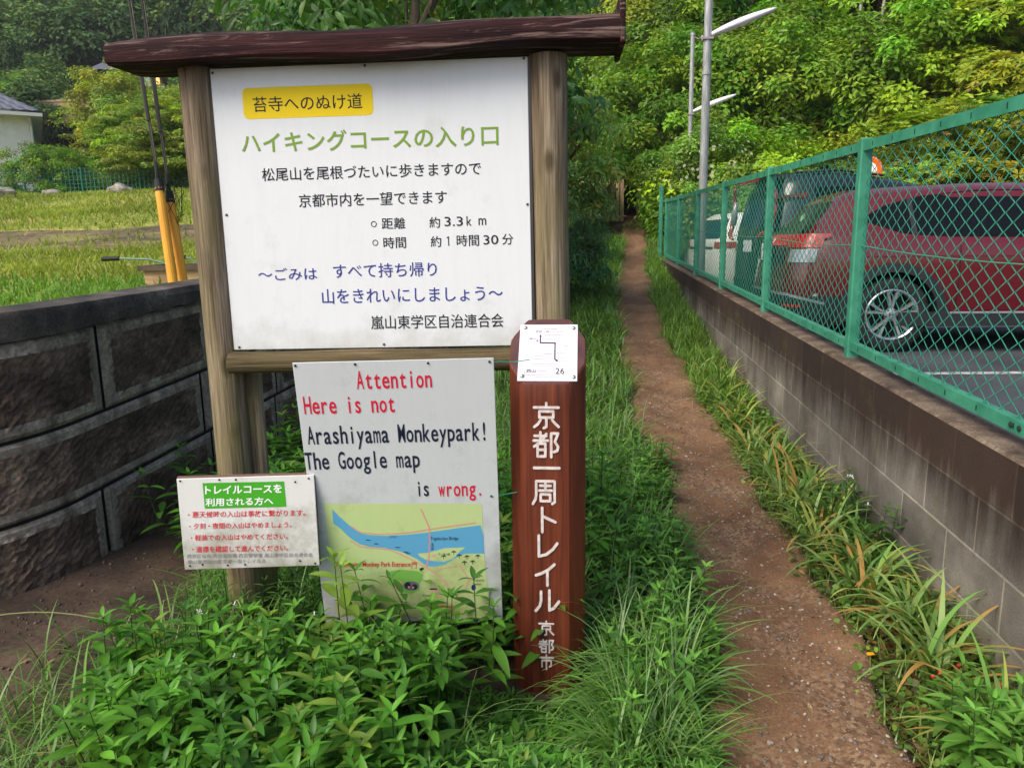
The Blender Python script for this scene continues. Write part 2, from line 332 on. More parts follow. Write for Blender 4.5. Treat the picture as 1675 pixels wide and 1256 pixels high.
for a, b in zip(yy[:-1], yy[1:]):
    j = lambda y: .004*sin(y*13)
    mb.add([(1.36, a, gz(1.36, a)-.3), (1.36, b, gz(1.36, b)-.3), (1.36, b, wt(b)-.012), (1.36, a, wt(a)-.012)], [(0, 3, 2, 1)], 0)
    mb.add([(1.36, a, wt(a)-.012), (1.36, b, wt(b)-.012), (1.372, b, wt(b)+j(b)), (1.372, a, wt(a)+j(a)), (1.50, b, wt(b)+j(b+1)), (1.50, a, wt(a)+j(a+1)), (1.51, b, wt(b)-.02), (1.51, a, wt(a)-.02), (1.51, b, .1), (1.51, a, .1)],
           [(0, 3, 2, 1), (3, 5, 4, 2), (5, 7, 6, 4), (7, 9, 8, 6)], 1)
mb.add([(1.36, -.8, -.3), (1.51, -.8, -.3), (1.51, -.8, wt(-.8)-.02), (1.36, -.8, wt(-.8)-.012)], [(0, 1, 2, 3)], 0)
mb.add([(1.36, yy[-1], 0), (1.51, yy[-1], 0), (1.51, yy[-1], wt(yy[-1])-.02), (1.36, yy[-1], wt(yy[-1])-.012)], [(0, 3, 2, 1)], 0)
w = mb.build('block_wall', [BLOCK, CONC_TOP], uv=lambda c: (c.y, c.z-wt(c.y)))
tag(w, 'low stained concrete block wall under the green mesh fence', 'wall')
# ---------------------------------------------------------------- left rough stone block wall
def stone_mat():
    m = principled('rough_stone', rough=.9, spec=.35); v = coords(m)
    a = ramp(m, noise(m, v, 5, 9, .7), [(.3, srgb(48, 38, 32)), (.5, srgb(94, 78, 66)), (.72, srgb(156, 136, 116))])
    f = noise(m, v, 70, 6, .75); c = mix(m, a, ramp(m, f, [(.3, (.45, .45, .45, 1)), (.7, (1.5, 1.5, 1.5, 1))]), .9, 'MULTIPLY')
    L(m, c, P_(m).inputs['Base Color']); bump(m, f, 1.0, .02); return m
STONE = stone_mat()
MARG = noisy('stone_margin', [(.3, srgb(82, 74, 64)), (.5, srgb(130, 120, 107)), (.72, srgb(168, 156, 140))], 3, .85, .4, .01, (4, 4, .8), fine=60)
GAP = principled('wall_joint', srgb(24, 22, 20), .9)
WCAP = noisy('weathered_cap', [(.3, srgb(40, 37, 34)), (.55, srgb(74, 68, 62)), (.75, srgb(112, 104, 96))], 6, .9, .8, .01, fine=90)
def lpos(s, out=0.0):      # position along the wall at arc length s (0 at the bend); out = metres towards the viewer side
    r = .22
    if s > r: p = LW_P+LW_D*s; t = LW_D
    elif s < -r: p = LW_P+LS_D*s; t = LS_D
    else:
        k = (s+r)/(2*r); a = LW_P-LS_D*r; c = LW_P+LW_D*r; p = a*(1-k)**2+LW_P*2*k*(1-k)+c*k*k; t = (LS_D*(1-k)+LW_D*k).normalized()
    n = Vector((t.y, -t.x, 0)); return p+n*out
def jz(k, s):
    s = max(-3, s); return [-.02+.02*s, .366+.10*s, .715+.095*s, 1.125+.072*s][k] if s < 2.5 else [.03+.07*(s-2.5), .616+.05*(s-2.5), .9525+.045*(s-2.5), 1.305+.045*(s-2.5)][k]
def capz(s): return 1.245+.045*s
mb = MB(); rnd = random.Random(3)
rows = [[-3.1, -2.2, -1.3, -.45, .30, 1.1, 1.75, 2.5, 3.3, 4.1, 4.9, 5.7, 6.5, 7.3, 8.1, 8.9, 9.7, 10.5], [-3.1, -1.9, -.75, 1.05, 1.78, 2.6, 3.4, 4.2, 5.0, 5.8, 6.6, 7.4, 8.2, 9.0, 9.8, 10.6], [-3.1, -2.2, -1.3, -.40, .37, 1.14, 1.95, 2.75, 3.5, 4.3, 5.1, 5.9, 6.7, 7.5, 8.3, 9.1, 9.9, 10.7]]
for k, js in enumerate(rows):
    for s0, s1 in zip(js[:-1], js[1:]):
        g = .008; a0, a1 = s0+g, s1-g; n = max(4, int((a1-a0)/.019)); mzn = 21
        if a0 > 2.5: n = max(4, int((a1-a0)/.09)); mzn = 7
        H = {}; base = len(mb.v); mw = .060
        for i in range(n+1):
            s = a0+(a1-a0)*i/n; lo, hi = jz(k, s)+g, jz(k+1, s)-g
            for j in range(mzn+1):
                z = lo+(hi-lo)*j/mzn; e = min(s-a0, a1-s, z-lo, hi-z)
                o = .0 if e < .004 else .014
                if e > mw*.85: o = .008+.013*rnd.random()**1.1+.002*sin(s*23+k)*sin(z*31)
                mb.v.append(tuple(lpos(s, o)+Vector((0, 0, z))))
        for i in range(n):
            for j in range(mzn):
                s = a0+(a1-a0)*(i+.5)/n; lo, hi = jz(k, s)+g, jz(k+1, s)-g; z = lo+(hi-lo)*(j+.5)/mzn
                rough = min(s-a0, a1-s) > mw and min(z-lo, hi-z) > mw*.8
                q = base+i*(mzn+1)+j; mb.f.append((q, q+mzn+1, q+mzn+2, q+1)); mb.m.append(0 if rough else 1)
ss = list(np.arange(-3.1, 1.2, .1))+list(np.arange(1.2, 11, .4))
for a, b in zip(ss[:-1], ss[1:]):     # joint backing, foundation and cap
    mb.add([tuple(lpos(a, -.012)+Vector((0, 0, -.5))), tuple(lpos(b, -.012)+Vector((0, 0, -.5))), tuple(lpos(b, -.012)+Vector((0, 0, jz(3, b)))), tuple(lpos(a, -.012)+Vector((0, 0, jz(3, a))))], [(0, 1, 2, 3)], 2)
stonewall = empty('stone_wall', (0, 0, 0)); tag(stonewall, 'dark rough-faced stone block wall with a flat cap at left', 'wall')
mb.build('blockwork', [STONE, MARG, GAP], stonewall)
mb = MB()
for a, b in zip(ss[:-1], ss[1:]):
    V = []
    for s in (a, b):
        V += [tuple(lpos(s, o)+Vector((0, 0, z))) for o, z in [(-.02, jz(3, s)), (.035, jz(3, s)+.006*sin(s*30)), (.045, capz(s)-.03), (.03, capz(s)), (-.13, capz(s)+.012), (-.15, capz(s)-.02), (-.15, jz(3, s)-.2)]]
    mb.add(V, [(i, i+7, i+8, i+1) for i in range(6)])
autosmooth(recalc(mb.build('cap', WCAP, stonewall)))

# ---------------------------------------------------------------- lettering
def glyphs(text, bold=0.0):
    cu = bpy.data.curves.new('t', 'FONT'); cu.body = text; cu.size = 1; cu.offset = bold; cu.resolution_u = 3; cu.fill_mode = 'FRONT'
    o = bpy.data.objects.new('t', cu); COL.objects.link(o); dg = bpy.context.evaluated_depsgraph_get(); dg.update()
    me = o.evaluated_get(dg).to_mesh(); V = [v.co.copy() for v in me.vertices]; F = [tuple(p.vertices) for p in me.polygons]
    o.evaluated_get(dg).to_mesh_clear(); bpy.data.objects.remove(o); bpy.data.curves.remove(cu); return V, F
def fit_text(mb, text, u0, u1, vc, h, d, m=0, bold=0, H=None):     # fill the box u0..u1, vc+-h/2 on the plane v = d
    V, F = glyphs(text, bold)
    if not V: return
    x0, x1 = min(v.x for v in V), max(v.x for v in V); y0, y1 = min(v.y for v in V), max(v.y for v in V)
    out = []
    for v in V:
        u = u0+(v.x-x0)/(x1-x0)*(u1-u0); w_ = vc+((v.y-y0)/(y1-y0)-.5)*h
        out.append((u, d, w_) if H is None else H(u, w_, d))
    mb.add(out, F, m)
_cap = None
def mono_text(mb, text, u0, u1, vbase, cap, d, m=0, narrow=1.0, bold=0):
    n = len(text); cell = (u1-u0)/(n-.25); sy = cap/.73
    for i, ch in enumerate(text):
        if ch == ' ': continue
        V, F = glyphs(ch, bold); x0, x1 = min(v.x for v in V), max(v.x for v in V); w_ = (x1-x0)*sy*narrow; w_ = min(w_, cell*.86); s = w_/max(x1-x0, 1e-4)
        if ch in "i!l.'": s = sy*min(narrow, 1)*.9; w_ = (x1-x0)*s
        c = u0+cell*(i+.42); mb.add([(c-w_/2+(v.x-x0)*s, d, vbase+v.y*sy) for v in V], F, m)
def homog(Hm): 
    def f(x, y, d): w_ = Hm[2][0]*x+Hm[2][1]*y+1; return ((Hm[0][0]*x+Hm[0][1]*y+Hm[0][2])/w_, d, (Hm[1][0]*x+Hm[1][1]*y+Hm[1][2])/w_)
    return f
def frame(C, yaw, lean, roll, drop):
    M = Matrix.Rotation(yaw, 4, 'Z') @ Matrix.Rotation(lean, 4, 'X') @ Matrix.Rotation(roll, 4, 'Y')
    return Matrix.Translation(C) @ M @ Matrix.Translation((0, 0, -drop))
def ink(name, r, g, b, rough=.6): return principled(name, srgb(r, g, b), rough, 0, .3)
K_BLACK = ink('ink_black', 28, 26, 30); K_GREEN = ink('ink_olive_green', 122, 156, 52); K_BLUE = ink('ink_blue', 52, 56, 140); K_NAVY = ink('ink_navy', 26, 32, 56); K_RED = ink('ink_red', 214, 24, 58)
K_YEL = ink('label_yellow', 238, 206, 8); K_GREY = ink('ink_grey', 120, 120, 124)
def panel_mat(name, base, dirt, zlo, zhi, amount=.8):
    m = principled(name, rough=.42, spec=.45); v = coords(m)
    n = noise(m, v, 7, 9, .72); n2 = noise(m, coords(m, (3, 3, .5)), 9, 6, .7)
    tc = N(m, 'ShaderNodeTexCoord'); sx = N(m, 'ShaderNodeSeparateXYZ'); L(m, tc.outputs['Object'], sx.inputs[0])
    mr = N(m, 'ShaderNodeMapRange'); mr.inputs[1].default_value = zhi; mr.inputs[2].default_value = zlo; mr.inputs[3].default_value = .0; mr.inputs[4].default_value = .30; L(m, sx.outputs[2], mr.inputs[0])
    ad = N(m, 'ShaderNodeMath', operation='ADD'); L(m, n, ad.inputs[0]); L(m, mr.outputs[0], ad.inputs[1])
    c = mix(m, base, dirt, ramp(m, ad.outputs[0], [(.56, (0, 0, 0, 1)), (.85, (amount,)*3+(1,))]))
    c = mix(m, c, (.95, .95, .94, 1), ramp(m, n2, [(.45, (0, 0, 0, 1)), (.75, (1, 1, 1, 1))]), 'MULTIPLY')
    L(m, c, P_(m).inputs['Base Color']); bump(m, n2, .05, .002); return m
SCREW = principled('screw_steel', srgb(90, 90, 92), .4, .8)
DARKSCREW = principled('screw_dark', srgb(40, 38, 38), .5, .5)
def screws(pts, mat, parent, d=0, r=.0045):
    for u, v in pts: mb = MB(); mb.lathe((u, d, v), (0, -1, 0), [(0, r), (.002, r), (.0035, r*.6), (.004, r*.1)], 8); mb.build('screw_head', mat, parent)

# ---- the large notice board
DB = 1.56
board = empty('notice_board', M=frame((-.7154, 2.5072, 1.601), .0434, -.0157, -.0083, DB)); tag(board, 'large white hiking course notice board under a maroon log beam', 'notice board')
BEAMW = wood('beam_maroon_wood', srgb(12, 9, 9), srgb(42, 20, 22), srgb(76, 38, 40), 0, 5, peel=srgb(128, 106, 98))
POSTW = wood('post_wood', srgb(68, 56, 46), srgb(130, 113, 96), srgb(176, 160, 140), 2, 6, low=srgb(122, 118, 66), zlow=(.2, 2.1))
CROSSW = wood('crossbar_wood', srgb(52, 42, 34), srgb(96, 80, 60), srgb(132, 114, 92), 0, 6, low=srgb(104, 108, 58), zlow=(.5, 1.2))
POSTW2 = POSTW
def log(mb, x, y, z0, z1, r, n=20, wob=.004, lean=0):
    pts = [(x+wob*sin(t*5)+lean*t, y, z0+(z1-z0)*t) for t in np.linspace(0, 1, 12)]; mb.tube(pts, [r*(1+.03*sin(7*t)) for t in np.linspace(0, 1, 12)], n)
mb = MB(); log(mb, -.580, .035, -.25, DB+.475, .062); autosmooth(mb.build('post', POSTW, board))
mb = MB(); log(mb, .596, .035, -.25, DB+.475, .063); autosmooth(mb.build('post', POSTW, board))
mb = MB(); mb.tube([(-.532, .10, -.2), (-.532, .10, DB-.56)], .052, 16); mb.build('prop_post', POSTW, board, smooth=True)     # second log beside the left post
mb = MB()   # beam: half-round log with a flat, dark underside; ends sawn
sec = [(-.092, .472), (-.108, .478), (-.110, .500), (-.108, .528), (-.098, .542), (-.055, .562), (.06, .570), (.10, .56), (.125, .52), (.12, .482)]
NB = 30
for i in range(NB+1):
    t = i/NB; u = -.825+t*1.640; k = 1-.10*math.exp(-((t)/.03)**2); dz = .016*(t-.5)+.004*sin(t*9)
    for a, b in sec: mb.v.append((u, a*k, DB+(b-.53)*k+.53+.002+dz+.004*sin(t*14+a*30)))
ns = len(sec)
for i in range(NB):
    for j in range(ns): jj = (j+1) % ns; mb.f.append((i*ns+j, i*ns+jj, (i+1)*ns+jj, (i+1)*ns+j)); mb.m.append(0)
mb.f.append(tuple(range(ns-1, -1, -1))); mb.m.append(0); mb.f.append(tuple(range(NB*ns, NB*ns+ns))); mb.m.append(0)
autosmooth(recalc(mb.build('beam', BEAMW, board)), 50)
mb = MB(); mb.bbox(.815, .832, -.112, .13, DB+.470, DB+.625, .004); mb.build('beam_end_board', BEAMW, board)
mb = MB()
NBc = 16
for i in range(NBc+1):
    t = i/NBc; u = -.533+t*1.075
    for q in range(12):
        a = 2*pi*q/12; mb.v.append((u, -.012-.05*cos(a) if cos(a) > 0 else .03-.03*cos(a), DB-.513+.040*sin(a)*(1+.06*sin(t*11+q))))
for i in range(NBc):
    for j in range(12): mb.f.append((i*12+j, i*12+(j+1) % 12, (i+1)*12+(j+1) % 12, (i+1)*12+j)); mb.m.append(0)
mb.f.append(tuple(range(11, -1, -1))); mb.m.append(0); mb.f.append(tuple(range(NBc*12, NBc*12+12))); mb.m.append(0)
autosmooth(recalc(mb.build('crossbar', CROSSW, board)), 50)
PANEL = panel_mat('white_panel', srgb(222, 225, 228), srgb(150, 152, 130), DB-.47, DB-.34, .40)
mb = MB(); mb.bbox(-.527, .527, 0, .012, DB-.4685, DB+.4685, .0015); pnl = mb.build('panel', PANEL, board)
FRM = principled('panel_edge_strip', srgb(70, 66, 66), .5, .3)
for a_, b_ in ((-.538, -.5275), (.5275, .536)): mb = MB(); mb.box(a_, b_, .002, .02, DB-.469, DB+.469); mb.build('edge_strip', FRM, board)
mb = MB(); rr = .018; lab = []
for cx, cz, a0 in [(.0145-rr, .404-rr, 0), (-.4235+rr, .404-rr, 90), (-.4235+rr, .305+rr, 180), (.0145-rr, .305+rr, 270)]:
    for a in range(0, 91, 15): lab.append((cx+rr*cos(radians(a0+a)), -.0006, DB+cz+rr*sin(radians(a0+a))))
mb.poly(lab); mb.build('yellow_label', K_YEL, pnl)
BIG = [('苔寺へのぬけ道', -0.3896, -0.0209, 0.3507, 0.0485, 'k'), ('ハイキングコースの入り口', -0.4401, 0.4264, 0.2286, 0.0673, 'g'), ('松尾山を尾根づたいに歩きますので', -0.3779, 0.3659, 0.1247, 0.0434, 'k'), ('京都市内を一望できます', -0.2569, 0.2487, 0.0357, 0.0439, 'k'), ('○', -0.014, 0.0056, -0.0474, 0.0197, 'k'), ('距離', 0.0227, 0.1035, -0.0466, 0.0378, 'k'), ('約', 0.1856, 0.2219, -0.0469, 0.036, 'k'), ('3.3', 0.2372, 0.2994, -0.0453, 0.0311, 'k'), ('k', 0.312, 0.3289, -0.0449, 0.031, 'k'), ('m', 0.3522, 0.3782, -0.0485, 0.0228, 'k'), ('○', -0.0123, 0.0074, -0.1095, 0.0199, 'k'), ('時間', 0.0253, 0.103, -0.1107, 0.0381, 'k'), ('約', 0.1872, 0.2236, -0.1103, 0.0363, 'k'), ('1', 0.2395, 0.2550, -0.1097, 0.0313, 'k'), ('時間', 0.2761, 0.352, -0.1092, 0.0379, 'k'), ('30', 0.3672, 0.4176, -0.109, 0.0312, 'k'), ('分', 0.4302, 0.4679, -0.1087, 0.0361, 'k'), ('〜ごみは', -0.4182, -0.211, -0.2082, 0.0423, 'b'), ('すべて持ち帰り', -0.1541, 0.2047, -0.2025, 0.0487, 'b'), ('山をきれいにしましょう〜', -0.1991, 0.4283, -0.288, 0.0509, 'b'), ('嵐山東学区自治連合会', -0.0326, 0.4294, -0.3808, 0.048, 'k')]
mb = MB()
mb.poly([(u, -.0012, DB+w_) for u, w_ in [(.2470, -.1255), (.2502, -.1255), (.2502, -.0941), (.2476, -.0941), (.2425, -.0985), (.2425, -.1015), (.2470, -.0985)]], 0)
for t, a, b, c, h, k in BIG: t == '1' or fit_text(mb, t, a, b, DB+c, h, -.0012, 'kgb'.index(k), bold=.012 if k == 'g' else .004)
mb.build('lettering', [K_BLACK, K_GREEN, K_BLUE], pnl)
screws([(u, DB+v) for u, v in [(-0.518, 0.455), (-0.006, 0.46), (0.515, 0.463), (-0.512, -0.004), (0.518, 0.004), (-0.507, -0.459), (0.009, -0.457)]], SCREW, pnl)

# ---- English attention sign
DA = .62
att = empty('warning_sign', M=frame((-.5919, 2.2604, .6654), .0987, .1507, -.0095, DA)); tag(att, 'white English attention sign with a river map, leaning below the big board', 'sign')
PANEL2 = panel_mat('stained_white_panel', srgb(206, 209, 212), srgb(132, 130, 112), DA-.48, DA+.15, .55)
mb = MB(); mb.bbox(-.3085, .3085, 0, .004, DA-.476, DA+.476, .001); ap = mb.build('panel', PANEL2, att)
ATT = [('Attention', -0.1176, 0.1133, 0.3873, 0.0612, 'r'), ('Here is not', -0.2895, -0.0073, 0.3083, 0.0611, 'r'), ('Arashiyama Monkeypark!', -0.2906, 0.2787, 0.2048, 0.0644, 'n'), ('The Google map', -0.3071, 0.0572, 0.1163, 0.063, 'n'), ('is', 0.0416, 0.0818, 0.0119, 0.0583, 'n'), ('wrong.', 0.1139, 0.2571, 0.0091, 0.0568, 'r')]
mb = MB()
for t, a, b, c, h, k in ATT: mono_text(mb, t, a, b, DA+c, h, -.0012, 'rn'.index(k), narrow=.62, bold=.012)
mb.build('lettering', [K_RED, K_NAVY], ap)
HM = homog([[0.0003571945554637697, -2.927416677096287e-05, -0.2606362756081027], [-9.234583640117372e-06, -0.00040008821131006693, 0.021618484152555652], [-3.062361626552909e-07, -5.481063877927871e-05, 1.0]])
def mp(x, y, d): p = HM(x, y, d); return (p[0], p[1], p[2]+DA)
def ribbon(mb, pts, w, f, d, m):
    for i, ((x0, y0), (x1, y1)) in enumerate(zip(pts[:-1], pts[1:])):
        l = math.hypot(x1-x0, y1-y0); nx, ny = -(y1-y0)/l*w/2, (x1-x0)/l*w/2; ex, ey = (x1-x0)/l*w*.3, (y1-y0)/l*w*.3
        mb.poly([f(x0-nx-ex, y0-ny-ey, d-i*2e-6), f(x1-nx+ex, y1-ny+ey, d-i*2e-6), f(x1+nx+ex, y1+ny+ey, d-i*2e-6), f(x0+nx-ex, y0+ny-ey, d-i*2e-6)], m)
def dirty(name, c, dirt): return panel_mat(name, c, dirt, DA-.47, DA-.15, .7)
MM = [dirty('map_green', srgb(196, 214, 150), srgb(140, 136, 70)), ink('map_blue', 96, 168, 210), ink('map_pink', 226, 150, 146), ink('map_hill', 122, 180, 82), ink('map_dark', 40, 42, 50), ink('map_photo_grey', 110, 104, 120), K_RED, ink('map_navy', 30, 40, 110), ink('map_tree', 62, 80, 62), ink('map_pink_fill', 236, 150, 160)]
mb = MB(); mb.poly([mp(-2, 75, -.0006), mp(1440, 75, -.0006), mp(1462, 530, -.0006), mp(1500, 900, -.0006), mp(1515, 1120, -.0006), mp(120, 1095, -.0006), mp(75, 700, -.0006)], 0)
riv_n = [(75, 125), (150, 200), (230, 270), (300, 325), (350, 348), (420, 360), (560, 367), (760, 358), (960, 335), (1200, 300), (1430, 270)]
riv_s = [(85, 255), (150, 300), (205, 355), (250, 395), (330, 445), (420, 468), (560, 478), (700, 512), (840, 572), (930, 640), (1000, 648)]
N2 = 40
def samp(pts, k): t = np.linspace(0, 1, len(pts)); return (np.interp(k, t, [p[0] for p in pts]), np.interp(k, t, [p[1] for p in pts]))
riv_s2 = riv_s+[(1100, 630), (1200, 570), (1290, 528), (1462, 530)]
for i in range(N2):
    a0, a1 = i/N2, (i+1)/N2; q = [samp(riv_n, a0), samp(riv_n, a1), samp(riv_s2, a1), samp(riv_s2, a0)]; mb.poly([mp(x, y, -.0009) for x, y in q], 1)
mb.poly([mp(x, y, -.0009) for x, y in [(1430, 270), (1455, 360), (1462, 530)]], 1)
mb.poly([mp(x, y, -.0011) for x, y in [(855, 530), (960, 520), (1100, 480), (1290, 472), (1230, 520), (1180, 575), (1100, 605), (1000, 598), (930, 585), (880, 560)]], 0)
for pts, w_ in [([(885, 125), (960, 290), (966, 400), (960, 560), (935, 650)], 11), ([(240, 275), (330, 335), (480, 350), (620, 350), (800, 335), (960, 308), (1385, 247)], 9), ([(240, 410), (330, 465), (450, 478), (590, 490), (700, 535), (810, 590), (930, 655), (1020, 710), (1110, 795), (1200, 900)], 9),
                ([(1010, 700), (1080, 665), (1240, 635)], 5), ([(1240, 640), (1320, 765), (1300, 840), (1210, 905), (1280, 870), (1330, 925)], 7), ([(1320, 765), (1372, 765)], 6), ([(1110, 805), (1045, 860), (1080, 930), (1020, 905)], 5)]: ribbon(mb, pts, w_, mp, -.0013, 2)
mb.poly([mp(x, y, -.0011) for x, y in [(600, 690), (700, 675), (860, 690), (905, 720), (900, 760), (870, 800), (870, 860), (800, 895), (720, 880), (640, 840), (580, 800), (590, 740)]], 3)
def ell(cx, cy, rx, ry, d, m): mb.poly([mp(cx+rx*cos(a), cy+ry*sin(a), d) for a in np.linspace(0, 2*pi, 20, endpoint=False)], m)
ell(680, 820, 40, 45, -.0013, 9); ell(795, 822, 72, 42, -.0014, 5); ell(765, 818, 26, 32, -.0016, 4); ell(828, 832, 24, 26, -.0016, 4); ell(815, 838, 9, 10, -.0018, 9); ell(775, 835, 9, 10, -.0018, 9)
mb.poly([mp(x, y, -.0016) for x, y in [(632, 795), (690, 795), (690, 806), (632, 806)]], 7); mb.poly([mp(x, y, -.0016) for x, y in [(632, 818), (690, 818), (690, 826), (632, 826)]], 4)
for x, y in [(1185, 520), (1092, 560), (1235, 550), (1305, 560), (1405, 555), (1283, 613), (1357, 607)]:
    mb.poly([mp(x+dx, y+dy, -.0013) for dx, dy in [(-28, 4), (-14, -14), (0, -18), (14, -14), (28, 4), (12, -3), (0, 0), (-12, -3)]], 8); mb.poly([mp(x+dx, y+dy, -.0013) for dx, dy in [(-3, 0), (3, 0), (3, 20), (-3, 20)]], 8)
for x, y in [(405, 403), (480, 437), (675, 470), (770, 525), (750, 512)]: mb.poly([mp(x+dx, y+dy, -.0013) for dx, dy in [(-28, -2), (28, 1), (10, 7), (-14, 7)]], 4)
for k in range(4): mb.poly([mp(590+k*18+dx, 388+dy, -.0013) for dx, dy in [(0, 0), (22, -22), (26, -22), (5, 0)]], 4)
mb.poly([mp(x, y, -.0013) for x, y in [(970, 845), (1030, 845), (1038, 858), (962, 858)]], 4); mb.poly([mp(x, y, -.0013) for x, y in [(980, 862), (1024, 862), (1024, 890), (980, 890)]], 9)
mb.poly([mp(x, y, -.0013) for x, y in [(870, 665), (905, 655), (915, 668), (880, 690)]], 4)
ell(1365, 838, 20, 26, -.0014, 7); mb.poly([mp(x, y, -.0014) for x, y in [(985, 538), (1018, 538), (1018, 555), (985, 555)]], 9)
for t, x0, x1, yc, h, m, bo in [('Arashiyama Monkey Park Entrance', 110, 790, 632, 58, 6, .012), ('門', 800, 845, 635, 60, 6, 0), ('Togetu-kyo Bridge', 972, 1228, 394, 40, 4, 0), ('渡', 978, 1000, 442, 20, 4, 0), ('月', 978, 1000, 464, 20, 4, 0), ('橋', 978, 1000, 486, 20, 4, 0), ('中ノ島公園', 1045, 1150, 534, 20, 4, 0),
                               ('Kourin-ji', 905, 1005, 912, 26, 4, 0), ('Temple', 922, 995, 950, 26, 4, 0), ('Hankyu', 1360, 1420, 741, 24, 4, 0), ('Arashiyama', 1360, 1462, 773, 24, 4, 0), ('Station', 1360, 1435, 805, 20, 4, 0), ('No admission', 1000, 1200, 1006, 28, 6, 0), ('通行', 1130, 1190, 1060, 34, 6, 0)]:
    fit_text(mb, t, x0, x1, -yc, h, -.0019, m, bo, H=lambda x, y, d: mp(x, -y, d))
mb.build('printed_map', MM, ap)
screws([(-.3, DA+.467), (-.117, DA+.467), (.107, DA+.465), (.295, DA+.465), (.285, DA+.005)], DARKSCREW, ap, r=.004)
WIRE = principled('green_wire', srgb(60, 180, 150), .5)
for pts_ in ([(.295, -.003, DA+.464), (.33, .02, DA+.458), (.37, .05, DA+.446), (.42, .09, DA+.44)], [(.285, -.003, DA+.005), (.33, .02, DA+.0), (.42, .06, DA-.006)]): mb = MB(); mb.tube(pts_, .0016, 5); mb.build('tie_wire', WIRE, att)

# ---- small trail notice
DS = .35
sm = empty('trail_notice', M=frame((-1.0882, 2.1777, .6058), .1345, -.0344, -.0039, DS)); tag(sm, 'small white Japanese trail notice with red text on the left post', 'sign')
PANEL3 = panel_mat('spotted_white_panel', srgb(218, 218, 216), srgb(118, 108, 76), DS-.16, DS+.10, .75)
WEDGE = principled('board_edge', srgb(116, 88, 76), .7)
mb = MB(); mb.bbox(-.2185, .2185, 0, .0055, DS-.153, DS+.153, .001); sp = mb.build('panel', PANEL3, sm)
mb = MB(); mb.box(-.2195, .2195, .0065, .018, DS-.154, DS+.1575); mb.build('backing_board', WEDGE, sm)
HS = homog([[0.00031064913682869705, -2.4139607428216735e-05, -0.2500931944466792], [-1.0168206612995105e-05, -0.00032702175208297076, 0.20081479075191902], [-4.684620915538378e-06, -2.0388767432142942e-05, 1.0]])
def sp_(x, y, d): p = HS(x, y, d); return (p[0], p[1], p[2]+DS)
K_SGREEN = ink('banner_green', 66, 164, 34); K_WHITE = ink('ink_white', 238, 240, 238); K_SRED = ink('notice_red', 206, 32, 44)
mb = MB(); mb.poly([sp_(x, y, -.0006) for x, y in [(380, 185), (1208, 168), (1232, 425), (405, 445)]]); mb.build('green_banner', K_SGREEN, sp)
mb = MB(); Hs = lambda sl: (lambda x, y, d: sp_(x, -y-(x-700)*sl, d))
for t, x0, x1, yc, h, m, bo, sl_ in [('トレイルコースを', 407, 1188, 250, 86, 0, .028, .022), ('利用される方へ', 412, 1100, 374, 84, 0, .024, .022), ('・悪天候時の入山は事故に繋がります。', 232, 1425, 498, 66, 1, .009, .018), ('・夕刻・夜間の入山はやめましょう。', 245, 1285, 615, 62, 1, .009, .018), ('・軽装での入山はやめてください。', 262, 1245, 733, 62, 1, .009, .018), ('・道標を確認して進んでください。', 275, 1250, 850, 64, 1, .009, .018),
                                  ('西京区役所 西京消防署 西京警察署 嵐山東学区自治連合会', 225, 1500, 920, 42, 2, 0, .012), ('嵐山東消防分団 京都一周トレイル会', 230, 1025, 978, 42, 2, 0, .012)]:
    fit_text(mb, t, x0, x1, -yc, h, -.0012, m, bo, H=Hs(sl_))
mb.build('lettering', [K_WHITE, K_SRED, K_GREY], sp)
screws([(sp_(x, y, 0)[0], sp_(x, y, 0)[2]) for x, y in [(153, 165), (550, 152), (718, 150), (1320, 173), (1457, 138), (253, 1023), (380, 1010), (636, 1017), (812, 1010), (1370, 973), (1522, 998)]], DARKSCREW, sp, r=.0032)

# ---- trail marker post
mk = empty('trail_marker_post', (-.1255, 2.39, 0), .0); tag(mk, 'brown wooden trail marker post with vertical white lettering and slanted top', 'marker post')
def marker_mat():
    m = principled('stained_marker_wood', rough=.5, spec=.35); v = coords(m, (10, 10, .5))
    c = ramp(m, noise(m, v, 2.6, 8, .6, .3), [(.28, srgb(70, 30, 19)), (.5, srgb(100, 45, 27)), (.75, srgb(124, 62, 38))])
    g = noise(m, coords(m, (60, 60, 1.2)), 2.2, 4); c = mix(m, c, ramp(m, g, [(.34, (.6, .58, .56, 1)), (.55, (1.05, 1.05, 1.05, 1))]), .8, 'MULTIPLY')
    L(m, c, P_(m).inputs['Base Color']); bump(m, g, .35, .003); return m
MARKW = marker_mat()
sec = []       # plan outline: broad flat front, rounded flanks
for k in range(32):
    a = 2*pi*(k+.5)/32; ca, sa = cos(a), sin(a); e = 2/2.6; sec.append((.1235*abs(ca)**e*(1 if ca > 0 else -1), .092*abs(sa)**e*(1 if sa > 0 else -1)))
sec = []
for cx, cy in [(.073, -.090), (.1235, -.034), (.1235, .034), (.073, .090), (-.073, .090), (-.1235, .034), (-.1235, -.034), (-.073, -.090)]: sec.append((cx, cy))
q_ = []
for i in range(8):
    a_, b_, c_ = sec[i-1], sec[i], sec[(i+1) % 8]; lp = lambda u, v, t: (u[0]+(v[0]-u[0])*t, u[1]+(v[1]-u[1])*t); q_ += [lp(b_, a_, .14), lp(lp(b_, a_, .05), lp(b_, c_, .05), .5), lp(b_, c_, .14)]
sec = q_
mb = MB(); zs = [-.3, .1, .4, .7, .98]; n = len(sec)
for z in zs: mb.v += [(x, y, z) for x, y in sec]
top = [(x, y, 1.135+(y)*1.06*1.0) for x, y in sec]
mb.v += [(x, y, z-.004) for x, y, z in top]; mb.v += [(x*.97, y*.97, 1.135+y*.97*1.06+.002) for x, y in sec]
